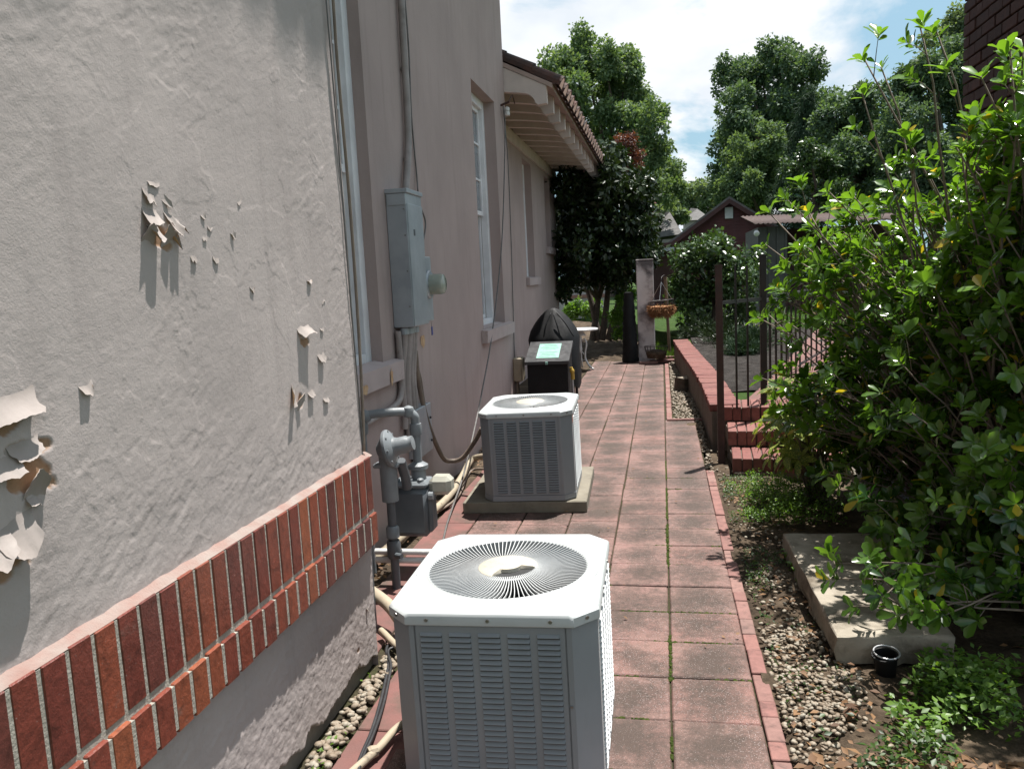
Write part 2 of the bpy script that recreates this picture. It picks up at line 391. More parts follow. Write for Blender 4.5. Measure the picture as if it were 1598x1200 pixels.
leafmat('dry_leaf', (0.07, 0.0315, 0.014), (0.21, 0.112, 0.049), None, 0.7, 0.2)
leafmat('copper_leaf', (0.06, 0.018, 0.014), (0.13, 0.04, 0.03), None, 0.5, 0.3)
leafmat('grass_blade', (0.027, 0.066, 0.0084), (0.078, 0.144, 0.021), None, 0.5, 0.4)

# ------------------------------------------------------------------ mesh helpers
OFF = {}
class MB:
    """Collects shapes into one mesh. mat index per face."""
    def __init__(s):
        s.v = []; s.f = []; s.m = []; s.cur = 0
    def add(s, vs, fs, M=None):
        k = len(s.v)
        if M is not None:
            vs = [M @ Vector(p) for p in vs]
        s.v += [tuple(p) for p in vs]
        s.f += [tuple(i+k for i in f) for f in fs]
        s.m += [s.cur]*len(fs)
        return s
    def box(s, c, d, M=None, bev=0.0):
        x, y, z = d[0]/2, d[1]/2, d[2]/2
        cx, cy, cz = c
        if not bev:
            vs = [(cx+i*x, cy+j*y, cz+k*z) for k in (-1, 1) for j in (-1, 1) for i in (-1, 1)]
            fs = [(0, 2, 3, 1), (4, 5, 7, 6), (0, 1, 5, 4), (2, 6, 7, 3), (0, 4, 6, 2), (1, 3, 7, 5)]
            return s.add(vs, fs, M)
        b = min(bev, x*.9, y*.9, z*.9)
        vs = []; ix = {}
        for i in (-1, 1):
            for j in (-1, 1):
                for k in (-1, 1):
                    for a in range(3):
                        p = [i*(x-b), j*(y-b), k*(z-b)]
                        p[a] = (i*x, j*y, k*z)[a]
                        ix[i, j, k, a] = len(vs)
                        vs.append((cx+p[0], cy+p[1], cz+p[2]))
        fs = []
        S = (-1, 1)
        for i in S:
            q = [ix[i, -1, -1, 0], ix[i, 1, -1, 0], ix[i, 1, 1, 0], ix[i, -1, 1, 0]]; fs.append(q if i > 0 else q[::-1])
            q = [ix[-1, i, -1, 1], ix[-1, i, 1, 1], ix[1, i, 1, 1], ix[1, i, -1, 1]]; fs.append(q if i > 0 else q[::-1])
            q = [ix[-1, -1, i, 2], ix[1, -1, i, 2], ix[1, 1, i, 2], ix[-1, 1, i, 2]]; fs.append(q if i > 0 else q[::-1])
        for i in S:
            for j in S:
                q = [ix[i, j, -1, 0], ix[i, j, -1, 1], ix[i, j, 1, 1], ix[i, j, 1, 0]]; fs.append(q if i*j > 0 else q[::-1])
                q = [ix[i, -1, j, 0], ix[i, -1, j, 2], ix[i, 1, j, 2], ix[i, 1, j, 0]]; fs.append(q if i*j < 0 else q[::-1])
                q = [ix[-1, i, j, 1], ix[-1, i, j, 2], ix[1, i, j, 2], ix[1, i, j, 1]]; fs.append(q if i*j > 0 else q[::-1])
                for k in S:
                    q = [ix[i, j, k, 0], ix[i, j, k, 1], ix[i, j, k, 2]]; fs.append(q if i*j*k > 0 else q[::-1])
        return s.add(vs, fs, M)
    def tube(s, pts, r, n=8, M=None, cap=True, twist=None):
        pts = [Vector(p) for p in pts]
        if not isinstance(r, (list, tuple)): r = [r]*len(pts)
        vs = []; fs = []
        up = None
        for i, p in enumerate(pts):
            t = (pts[min(i+1, len(pts)-1)]-pts[max(i-1, 0)])
            t = t.normalized() if t.length > 1e-9 else Vector((0, 0, 1))
            if up is None:
                up = t.orthogonal().normalized()
            up = (up-t*up.dot(t))
            up = up.normalized() if up.length > 1e-6 else t.orthogonal().normalized()
            w = t.cross(up)
            for k in range(n):
                a = 2*PI*k/n
                vs.append(p+(up*math.cos(a)+w*math.sin(a))*r[i])
        for i in range(len(pts)-1):
            for k in range(n):
                a, b = i*n+k, i*n+(k+1) % n
                fs.append((a, b, b+n, a+n))
        if cap:
            fs.append(tuple(range(n))[::-1]); fs.append(tuple(range((len(pts)-1)*n, len(pts)*n)))
        return s.add(vs, fs, M)
    def lathe(s, prof, n=24, M=None):
        vs = []; fs = []
        for r, z in prof:
            for k in range(n):
                a = 2*PI*k/n
                vs.append((r*math.cos(a), r*math.sin(a), z))
        for i in range(len(prof)-1):
            for k in range(n):
                a, b = i*n+k, i*n+(k+1) % n
                fs.append((a, b, b+n, a+n))
        if prof[0][0] > 1e-6: fs.append(tuple(range(n))[::-1])
        if prof[-1][0] > 1e-6: fs.append(tuple(range((len(prof)-1)*n, len(prof)*n)))
        return s.add(vs, fs, M)
    def prism(s, poly, d0, d1, M=None):
        """poly in local XY, extruded along local Z from d0 to d1."""
        n = len(poly)
        vs = [(x, y, d0) for x, y in poly]+[(x, y, d1) for x, y in poly]
        fs = [tuple(range(n))[::-1], tuple(range(n, 2*n))]
        for i in range(n):
            j = (i+1) % n
            fs.append((i, j, j+n, i+n))
        return s.add(vs, fs, M)
    def grid(s, P, closed=False):
        a, b = len(P), len(P[0])
        vs = [p for row in P for p in row]
        fs = []
        for i in range(a-1):
            for j in range(b-1 if not closed else b):
                j2 = (j+1) % b
                fs.append((i*b+j, i*b+j2, (i+1)*b+j2, (i+1)*b+j))
        return s.add(vs, fs)
    def mesh(s, name, mats, smooth=False):
        me = bpy.data.meshes.new(name)
        me.from_pydata(s.v, [], s.f)
        for m in (mats if isinstance(mats, (list, tuple)) else [mats]):
            me.materials.append(MATS[m])
        if any(s.m):
            me.polygons.foreach_set('material_index', s.m)
        if smooth:
            me.polygons.foreach_set('use_smooth', [True]*len(s.f))
            if smooth != 'all':
                me.set_sharp_from_angle(angle=R(40))
        me.update()
        return me
    def build(s, name, mats, parent=None, smooth=False):
        if parent is not None:
            o = OFF.get(parent.name, Vector())
            if o.length:
                s.v = [(p[0]-o.x, p[1]-o.y, p[2]-o.z) for p in s.v]
        return link(name, s.mesh(name, mats, smooth), parent)
def link(name, me, parent=None):
    ob = bpy.data.objects.new(name, me)
    COL.objects.link(ob)
    if parent is not None:
        ob.parent = parent
        OFF[ob.name] = OFF.get(parent.name, Vector())
    return ob
def tag(o, label, cat, group=None, kind=None):
    o['label'] = label; o['category'] = cat
    if group: o['group'] = group
    if kind: o['kind'] = kind
    return o
def thing(name, label, cat, loc=(0, 0, 0), group=None, rot=None):
    """An Empty at the thing's base. Parts are built in place coordinates (unless the thing is turned)."""
    o = bpy.data.objects.new(name, None)
    COL.objects.link(o)
    o.location = loc
    o.empty_display_size = 0.1
    if rot is not None:
        o.rotation_euler = rot; OFF[o.name] = Vector()
    else:
        OFF[o.name] = Vector(loc)
    return tag(o, label, cat, group)
def struct(o, kind='structure', label=None, cat=None):
    o['kind'] = kind
    if label: o['label'] = label
    if cat: o['category'] = cat
    return o
def piece(name, me, parent, loc, rot=(0, 0, 0), scale=(1, 1, 1)):
    """A copy of a shared mesh put under its parent (place coordinates)."""
    ob = bpy.data.objects.new(name, me)
    COL.objects.link(ob)
    ob.parent = parent
    o = OFF.get(parent.name, Vector())
    ob.location = Vector(loc)-o
    ob.rotation_euler = rot
    ob.scale = scale
    return ob
def box_mesh(name, d, mats, bev=0.0):
    return MB().box((0, 0, 0), d, bev=bev).mesh(name, mats)
def curve(pts, n=8):
    """Smooth run through points (Catmull-Rom)."""
    P = [Vector(p) for p in pts]
    P = [P[0]*2-P[1]]+P+[P[-1]*2-P[-2]]
    out = []
    for i in range(1, len(P)-2):
        for k in range(n):
            t = k/n
            a, b, c, d = P[i-1], P[i], P[i+1], P[i+2]
            out.append(0.5*((2*b)+(c-a)*t+(2*a-5*b+4*c-d)*t*t+(3*b-a-3*c+d)*t**3))
    out.append(P[-2])
    return out
def Mx(loc, rot=(0, 0, 0)):
    from mathutils import Euler
    return Matrix.Translation(Vector(loc)) @ Euler(rot).to_matrix().to_4x4()

# numpy noise for real relief
def _hash(ix, iy, seed):
    h = (ix.astype(np.int64)*374761393+iy.astype(np.int64)*668265263+seed*1442695041) & 0x7fffffff
    h = ((h ^ (h >> 13))*1274126177) & 0x7fffffff
    return ((h ^ (h >> 16)) & 0xffff)/32767.5-1.0
def vnoise(x, y, seed):
    ix, iy = np.floor(x), np.floor(y)
    fx, fy = x-ix, y-iy
    u, v = fx*fx*fx*(fx*(fx*6-15)+10), fy*fy*fy*(fy*(fy*6-15)+10)
    a, b = _hash(ix, iy, seed), _hash(ix+1, iy, seed)
    c, d = _hash(ix, iy+1, seed), _hash(ix+1, iy+1, seed)
    return (a*(1-u)+b*u)*(1-v)+(c*(1-u)+d*u)*v
def fbm(x, y, seed, oct=4, gain=0.5):
    s = 0; a = 1.0
    for i in range(oct):
        s = s+a*vnoise(x*2**i+17.3*i, y*2**i-9.1*i, seed+i); a *= gain
    return s

# leaves: many small faces in one mesh, each leaf with its own tone
def leaf_shape(kind):
    """Unit leaf along +X (length 1), normal +Z."""
    if kind == 'obovate':
        return np.array([(0, 0, 0), (.35, .15, .035), (.35, -.15, .035), (.38, 0, .0), (.72, .235, .05), (.72, -.235, .05), (.74, 0, -.01), (.95, .10, .0), (.95, -.10, .0), (1, 0, -.05)]), \
            [(0, 3, 1), (0, 2, 3), (1, 3, 6, 4), (3, 2, 5, 6), (4, 6, 9, 7), (6, 5, 8, 9)]
    if kind == 'lance':
        return np.array([(0, 0, 0), (.3, .16, .05), (.3, -.16, .05), (.32, 0, .02), (.66, .15, .02), (.66, -.15, .02), (.66, 0, -.02), (1, 0, -.14)]), \
            [(0, 3, 1), (0, 2, 3), (1, 3, 6, 4), (3, 2, 5, 6), (4, 6, 7), (6, 5, 7)]
    if kind == 'fold':
        return np.array([(0, 0, 0), (.45, .28, .07), (.45, -.28, .07), (1, 0, -.04), (.45, 0, 0)]), [(0, 4, 1), (0, 2, 4), (4, 3, 1), (2, 3, 4)]
    if kind == 'blade':
        return np.array([(0, .06, 0), (0, -.06, 0), (.55, -.045, .05), (.55, .045, .05), (1, 0, -.06)]), [(0, 1, 2, 3), (3, 2, 4)]
    return np.array([(0, 0, 0), (.5, .3, .03), (1, 0, -.03), (.5, -.3, .03)]), [(0, 3, 2, 1)]
def leaf_frames(pos, dirs, nrm):
    d = dirs/np.maximum(np.linalg.norm(dirs, axis=1, keepdims=True), 1e-9)
    n = nrm-d*np.sum(nrm*d, axis=1, keepdims=True)
    n = n/np.maximum(np.linalg.norm(n, axis=1, keepdims=True), 1e-9)
    return d, np.cross(n, d), n
def leaf_mesh(name, kind, pos, dirs, nrm, size, mat, rng, tone=None):
    V, F = leaf_shape(kind)
    n = len(pos)
    if n == 0:
        return None
    d, s, k = leaf_frames(pos, dirs, nrm)
    size = np.asarray(size).reshape(-1, 1, 1)*np.ones((n, 1, 1))
    P = pos[:, None, :]+size*(V[None, :, 0:1]*d[:, None, :]+V[None, :, 1:2]*s[:, None, :]+V[None, :, 2:3]*k[:, None, :])
    verts = P.reshape(-1, 3)
    nv = len(V)
    loops = []; starts = []; tot = []
    c = 0
    base = []
    for f in F:
        base += list(f); starts.append(c); tot.append(len(f)); c += len(f)
    li = (np.array(base)[None, :]+(np.arange(n)*nv)[:, None]).reshape(-1)
    ls = (np.array(starts)[None, :]+(np.arange(n)*c)[:, None]).reshape(-1)
    me = bpy.data.meshes.new(name)
    me.vertices.add(len(verts)); me.vertices.foreach_set('co', verts.astype(np.float32).reshape(-1))
    me.loops.add(len(li)); me.loops.foreach_set('vertex_index', li.astype(np.int32))
    me.polygons.add(len(ls)); me.polygons.foreach_set('loop_start', ls.astype(np.int32))
    me.polygons.foreach_set('use_smooth', np.ones(len(ls), dtype=bool))
    me.update(calc_edges=True)
    me.materials.append(MATS[mat])
    t = rng.random(n) if tone is None else tone
    at = me.attributes.new('tone', 'FLOAT', 'POINT')
    at.data.foreach_set('value', np.repeat(t, nv).astype(np.float32))
    return me
def unit(v):
    return v/np.maximum(np.linalg.norm(v, axis=-1, keepdims=True), 1e-9)

# ================================================================== SETTING
rnd = random.Random(7)
def sheet(name, poly, z, mat, kind='structure'):
    mb = MB(); mb.add([(x, y, z) for x, y in poly], [tuple(range(len(poly)))])
    return struct(mb.build(name, mat), kind)
def relief(name, x0, x1, y0, y1, z, amp, step, mat, seed, fn=None):
    nx, ny = int((x1-x0)/step)+1, int((y1-y0)/step)+1
    xs, ys = np.linspace(x0, x1, nx), np.linspace(y0, y1, ny)
    Xg, Yg = np.meshgrid(xs, ys)
    Z = z+amp*fbm(Xg*3, Yg*3, seed, 5, 0.55)
    if fn is not None: Z = fn(Xg, Yg, Z)
    me = grid_mesh(name, np.stack([Xg, Yg, Z], -1), mat)
    return struct(link(name, me))
def grid_mesh(name, P, mat, flip=False):
    a, b = P.shape[:2]
    i = (np.arange(a-1)[:, None]*b+np.arange(b-1)[None, :]).reshape(-1)
    q = np.stack([i, i+1, i+1+b, i+b], -1)
    if flip: q = q[:, ::-1]
    me = bpy.data.meshes.new(name)
    me.vertices.add(a*b); me.vertices.foreach_set('co', P.astype(np.float32).reshape(-1))
    me.loops.add(len(q)*4); me.loops.foreach_set('vertex_index', q.astype(np.int32).reshape(-1))
    me.polygons.add(len(q)); me.polygons.foreach_set('loop_start', (np.arange(len(q))*4).astype(np.int32))
    me.polygons.foreach_set('use_smooth', np.ones(len(q), dtype=bool))
    me.update(calc_edges=True)
    me.materials.append(MATS[mat])
    return me

sheet('ground', [(-300, -40), (300, -40), (300, 900), (-300, 900)], -0.14, 'grass_ground')
relief('flower_bed', 0.335, 3.2, 0.9, 7.0, -0.012, 0.022, 0.035, 'soil', 3)
relief('gravel_strip', 0.06, 0.46, 6.9, 14.6, -0.015, 0.014, 0.03, 'soil', 5)
relief('shaded_soil', -5.5, 0.32, 14.45, 27.0, -0.02, 0.04, 0.12, 'soil', 9)
relief('wall_foot_soil', -1.75, -1.48, 2.9, 9.2, -0.012, 0.012, 0.03, 'soil', 11)
sheet('wing_yard', [(-2.3, 9.2), (-1.20, 9.2), (-1.20, 14.5), (-2.3, 14.5)], -0.014, 'soil')

# --- the paved walk: bed, then every slab
path = MB().box((-0.47, 7.7, -0.042), (1.56, 13.6, 0.06)).build('path', 'joint')
struct(path)
T = 0.305
slab_meshes = [box_mesh('paving_slab', (T-0.008, T-0.008, 0.045), 'path_tile', 0.005) for _ in range(1)]
for c in range(0, -5, -1):
    off = {0: 0.0, -1: 0.0, -2: 0.13, -3: 0.04, -4: 0.17}[c]
    for k in range(-4, 40):
        y = 2.666+off+k*T+T/2
        if c == 0 and y > 8.35: continue
        if y > 14.35: continue
        x = -0.0026+c*T+T/2
        if c == -4 and y < 3.2: continue
        piece('paving_slab', slab_meshes[0], path, (x+rnd.uniform(-.002, .002), y+rnd.uniform(-.002, .002), -0.0225+rnd.uniform(-.0035, .0025)),
              (R(rnd.uniform(-.45, .45)), R(rnd.uniform(-.45, .45)), R(rnd.uniform(-.35, .35))))
# red concrete strip between slabs and house, poured in bays
strip = MB().box((-1.36, 6.0, -0.045), (0.27, 6.6, 0.06)).build('walk_margin', 'joint')
struct(strip)
y = 3.02
while y < 9.1:
    L = rnd.choice((0.58, 0.61, 0.64))
    MB().box((-1.355, y+L/2, -0.024), (0.255, L-0.008, 0.046), bev=0.004).build('concrete_bay', 'red_concrete', strip)
    y += L
near = MB().box((-1.0, 2.25, -0.045), (0.42, 1.5, 0.06)).build('walk_margin', 'joint')
struct(near)
for y0, y1 in ((1.5, 2.02), (2.02, 2.50), (2.50, 2.98)):
    MB().box((-0.96, (y0+y1)/2, -0.024), (0.265, y1-y0-0.008, 0.046), bev=0.004).build('concrete_bay', 'red_concrete', near)
# brick edging
edge = MB().box((0.328, 4.0, -0.055), (0.044, 4.4, 0.06)).build('path_edging', 'mortar')
struct(edge)
y = 1.85
bl = {L: box_mesh('edging_brick', (0.056, L-0.005, 0.08), 'edge_brick', 0.003) for L in (0.2, 0.105, 0.15)}
while y < 6.1:
    L = rnd.choice((0.2, 0.2, 0.105, 0.15))
    piece('edging_brick', bl[L], edge, (0.330+0.004*math.sin(y), y+L/2, -0.036+rnd.uniform(-.004, .004)), (0, R(rnd.uniform(-1.5, 1.5)), R(rnd.uniform(-.8, .8))))
    y += L
y = 8.45
while y < 13.5:
    L = rnd.choice((0.2, 0.2, 0.15))
    piece('edging_brick', bl[L], edge, (0.045, y+L/2, -0.034+rnd.uniform(-.004, .004)), (0, R(rnd.uniform(-2, 2)), R(rnd.uniform(-1, 1))))
    y += L
MB().box((0.20, 8.42, -0.02), (0.36, 0.05, 0.07), bev=0.004).build('edging_brick', 'edge_brick', edge)

# --- raised garden
gpoly = [(0.47, 7.0), (0.46, 8.5), (0.42, 9.6), (0.38, 11), (0.30, 13), (0.27, 13.7), (0.5, 14.4), (0.35, 15.2), (-0.1, 16.5), (-0.4, 18), (-3, 30), (-60, 60), (-60, 400), (120, 400), (120, 7.0)]
mb = MB(); mb.prism(gpoly, -0.13, 0.355)
struct(mb.build('raised_lawn', 'grass_ground'))
sheet('garden_walk', [(0.62, 7.02), (2.2, 7.02), (2.8, 10), (4.8, 14), (7.5, 15.6), (2.7, 15.2), (1.75, 11.4), (0.98, 8.3)], 0.372, 'red_concrete')
relief('mulch_bed', 0.46, 2.6, 7.9, 17.5, 0.378, 0.014, 0.06, 'mulch', 21,
       lambda X, Y, Z: np.where((X > 0.92+(Y-7.9)*0.245) | (X < 0.47-(Y-8)*0.016), 0.30, Z))

# ================================================================== HOUSE
house = thing('stucco_house', 'pinkish grey stucco house with peeling paint and brick ledge along the walk', 'house', (-1.9, 6, 0))
BX = -1.19          # near bay
WB = -1.67          # main wall
WW = -2.10          # low wing
YC = 2.99           # far corner of the bay

def wall_with_holes(name, X, y0, y1, z0, z1, holes, mat, depth=0.1, extra=None):
    ys = sorted({y0, y1, *[h[0] for h in holes], *[h[1] for h in holes]})
    zs = sorted({z0, z1, *[h[2] for h in holes], *[h[3] for h in holes]})
    mb = MB()
    for a, b in zip(ys, ys[1:]):
        for c, d in zip(zs, zs[1:]):
            if any(h[0] <= a and b <= h[1] and h[2] <= c and d <= h[3] for h in holes): continue
            mb.add([(X, a, c), (X, b, c), (X, b, d), (X, a, d)], [(0, 1, 2, 3)])
    for a, b, c, d in holes:
        Xi = X-depth
        mb.add([(X, a, c), (Xi, a, c), (Xi, a, d), (X, a, d)], [(3, 2, 1, 0)])
        mb.add([(X, b, c), (Xi, b, c), (Xi, b, d), (X, b, d)], [(0, 1, 2, 3)])
        mb.add([(X, a, c), (X, b, c), (Xi, b, c), (Xi, a, c)], [(3, 2, 1, 0)])
        mb.add([(X, a, d), (X, b, d), (Xi, b, d), (Xi, a, d)], [(0, 1, 2, 3)])
    if extra: extra(mb)
    return mb.build(name, mat, house)

# near bay wall with its real lumps, cracks and ragged foot
step = 0.0041
ya, yb, za, zb = 0.93, YC, -0.03, 2.80
ny, nz = int((yb-ya)/step)+1, int((zb-za)/step)+1
ys_, zs_ = np.linspace(ya, yb, ny), np.linspace(za, zb, nz)
Yg, Zg = np.meshgrid(ys_, zs_, indexing='ij')
rot = 0.55
Ua, Va = Yg*math.cos(rot)+Zg*math.sin(rot), -Yg*math.sin(rot)+Zg*math.cos(rot)
D = 0.0034*fbm(Yg*1.7, Zg*1.7, 31, 3, 0.42)
D += 0.0004*fbm(Ua*5.0, Va*9.0, 37, 3, 0.5)
rough_mask = np.clip(0.55+0.9*fbm(Yg*2.2, Zg*2.2, 41, 3), 0.15, 1.25)
D += 0.00055*rough_mask*fbm(Ua*22, Va*48, 43, 4, 0.58)
lower = (Zg < 0.6)
D += np.where(lower, 0.0007*fbm(Yg*40, Zg*55, 59, 3, 0.6), 0)
# trowel ridges: thin raised arcs
for sd, sc, am, th in ((47, 3.1, 0.0004, 0.012), (53, 4.6, 0.0004, 0.010), (58, 2.3, 0.0004, 0.009)):
    n = fbm(Ua*sc, Va*sc*1.5, sd, 3, 0.5)
    msk = np.clip(3*vnoise(Yg*2.6, Zg*2.6, sd+3)-0.4, 0, 1)
    D += am*msk*np.exp(-(n/th)**2)
    D += 0.0002*msk*np.tanh(n/0.007)
# long cracks where paint has let go: a step on one side
for sd, sc in ((61, 2.0), (67, 2.7), (73, 3.6), (76, 5.5), (85, 7.5)):
    n = fbm(Yg*sc, Zg*sc, sd, 4, 0.55)
    msk = np.clip(4*vnoise(Yg*3.2+7, Zg*3.2, sd+5)-1.3, 0, 1)
    D += msk*(0.00030*np.tanh(n/0.004)-0.0006*np.exp(-(n/0.004)**2))
# ragged foot
ragz = 0.075+0.03*fbm(ys_*3, ys_*0+3.3, 79, 4, 0.6)+0.016*fbm(ys_*17, ys_*0+1.3, 83, 3, 0.6)-0.03*np.clip((ys_-2.2)/0.8, 0, 1)
foot = Zg < ragz[:, None]
D = np.where(foot, D*0.4-0.024, D)
# small losses and bare patches
bare = np.zeros_like(D)
def bare_at(p, w, h, seed, dep=0.004):
    global D
    dy, dz = (Yg-p[1])/w, (Zg-p[2])/h
    r = np.sqrt(dy**2+dz**2)+0.32*fbm(Yg*28, Zg*28, seed, 3)
    m = np.clip((1-r)*9, 0, 1)
    bare[:] = np.maximum(bare, m)
    D = D-dep*m
for (px, py, w, h) in ((50, 748, .055, .045), (45, 700, .05, .02), (248, 368, .030, .030), (262, 385, .022, .012), (476, 532, .030, .020), (470, 626, .018, .026), (12, 865, .05, .045), (5, 660, .05, .02), (560, 1015, .012, .01)):
    bare_at(WX(px, py, BX), w, h, int(px)+5)
me = grid_mesh('bay_wall', np.stack([BX+D, Yg, Zg], -1), 'stucco', flip=True)
for nm, arr in (('bare', bare), ('base', foot.astype(float))):
    at = me.attributes.new(nm, 'FLOAT', 'POINT'); at.data.foreach_set('value', arr.astype(np.float32).reshape(-1))
bay = link('bay_wall', me, house)
bay.location = -OFF[house.name]
OFF[bay.name] = Vector((0, 0, 0))
# the rest of the bay: above, towards the street, and the return to the main wall
mb = MB()
mb.add([(BX, -3, 2.80), (BX, YC, 2.80), (BX, YC, 6.1), (BX, -3, 6.1)], [(0, 1, 2, 3)])
mb.add([(BX, -3, 0), (BX, 0.93, 0), (BX, 0.93, 2.80), (BX, -3, 2.80)], [(0, 1, 2, 3)])
mb.add([(BX, YC, -0.05), (WB-0.2, YC, -0.05), (WB-0.2, YC, 6.1), (BX, YC, 6.1)], [(0, 1, 2, 3)])
mb.build('bay_return', 'stucco_smooth', house)

# brick ledge: soldier course over a row of headers
lx = -1.160
ledge = MB()
ledge.box((BX+0.010, 0.995, 0.69), (0.0345, 3.99, 0.345))
ledge.box((WB+0.255, YC+0.006, 0.69), (0.50, 0.012, 0.345))
ledge.box((BX+0.0175, 0.995, 0.577), (0.039, 3.99, 0.108))
ledge = ledge.build('brick_ledge', 'mortar', house)
tl = MB()
n = 80
rows = []
for i in range(n+1):
    yy = 0.7+(YC+0.03-0.7)*i/n
    j = rnd.uniform(-.0022, .0022)
    rows.append([(BX-0.02, yy, 0.886+j*1.5), (BX+0.004, yy, 0.878+j), (lx-0.012, yy, 0.871+j*.4), (lx-0.003, yy, 0.866), (lx-0.010, yy, 0.858)])
tl.grid(rows)
tl.build('ledge_capping', 'ledge_top', ledge, smooth=True)
sold = box_mesh('ledge_brick', (0.04, 0.0625, 0.214), 'ledge_brick', 0.0025)
head = box_mesh('ledge_brick', (0.05, 0.0625, 0.122), 'ledge_brick', 0.0025)
y = YC-0.03
i = 0
while y > 0.72:
    piece('ledge_brick', sold, ledge, (lx-0.02+rnd.uniform(-.0012, .0012), y, 0.759+rnd.uniform(-.002, .002)), (R(rnd.uniform(-.6, .6)), R(rnd.uniform(-.12, .12)), R(rnd.uniform(-.5, .5))))
    piece('ledge_brick', head, ledge, (lx-0.02+0.0035+rnd.uniform(-.0012, .0012), y+0.004, 0.577+rnd.uniform(-.004, .003)), (R(rnd.uniform(-.6, .6)), R(rnd.uniform(-.25, .25)), R(rnd.uniform(-.5, .5))))
    y -= 0.0735
for k in range(4):
    piece('ledge_brick', sold, ledge, (BX-0.05-k*0.0735, YC-0.012, 0.759), (0, 0, R(90)))
    piece('ledge_brick', head, ledge, (BX-0.05-k*0.0735, YC-0.012, 0.577), (0, 0, R(90)))

# peeling paint
def flake(p, w, h, lift, seed, tilt=0.0, power=1.5, jag=0.25, point=0.0, t=0.0016):
    q = random.Random(seed)
    nu, nv = 17, 8
    def wob(a):
        c = [q.uniform(-a, a) for _ in range(4)]
        out = []
        for i in range(nu):
            x = 3*i/(nu-1); k = min(2, int(x)); f = x-k
            out.append(c[k]*(1-f)+c[k+1]*f)
        return out
    jg = [v_+q.uniform(-.03, .03) for v_ in wob(jag)]
    hj = [v_+q.uniform(-.03, .03) for v_ in wob(.25)]
    ej = [q.uniform(-.035, .035) for _ in range(16)]
    sk = q.uniform(-.35, .35)
    iy_ = int(np.clip((p[1]-ya)/(yb-ya)*(ny-1), 0, ny-1)); iz_ = int(np.clip((p[2]-za)/(zb-za)*(nz-1), 0, nz-1))
    db = float(D[iy_, iz_])
    F = []; B = []
    for iv in range(nv):
        v = iv/(nv-1)
        rf = []; rb = []
        for iu in range(nu):
            u = iu/(nu-1)-.5
            vv = v*(1+jg[iu])*(1-point*(2*abs(u))**1.5)+(1-v)*hj[iu]*0.6
            uu = u*(1-0.18*v-point*0.35*v)+sk*v*v*0.25+(ej[iv] if iu < 2 else ej[8+iv] if iu > nu-3 else 0)
            xo = db-0.0022+(0.0022+lift)*(max(0, v)**power)*(1+0.5*u*sk*2)*(1-point*0.3*abs(u))
            a, b = uu*w, -vv*h
            cy, cz = a*math.cos(tilt)-b*math.sin(tilt), a*math.sin(tilt)+b*math.cos(tilt)
            rf.append((BX+xo, p[1]+cy, p[2]+cz)); rb.append((BX+xo-t, p[1]+cy, p[2]+cz))
        F.append(rf); B.append(rb)
    mb = MB()
    mb.grid([r[::-1] for r in F])
    mb.cur = 1; mb.grid(B)
    mb.cur = 0
    # rim
    loopF = F[0]+[r[-1] for r in F[1:]]+F[-1][-2::-1]+[r[0] for r in F[-2:0:-1]]
    loopB = B[0]+[r[-1] for r in B[1:]]+B[-1][-2::-1]+[r[0] for r in B[-2:0:-1]]
    m = len(loopF)
    mb.add(loopF+loopB, [(i, (i+1) % m, m+(i+1) % m, m+i) for i in range(m)])
    o = mb.build('paint_flake', ['flake_paint', 'flake_back'], bay, smooth='all')
    return o
_s = 100
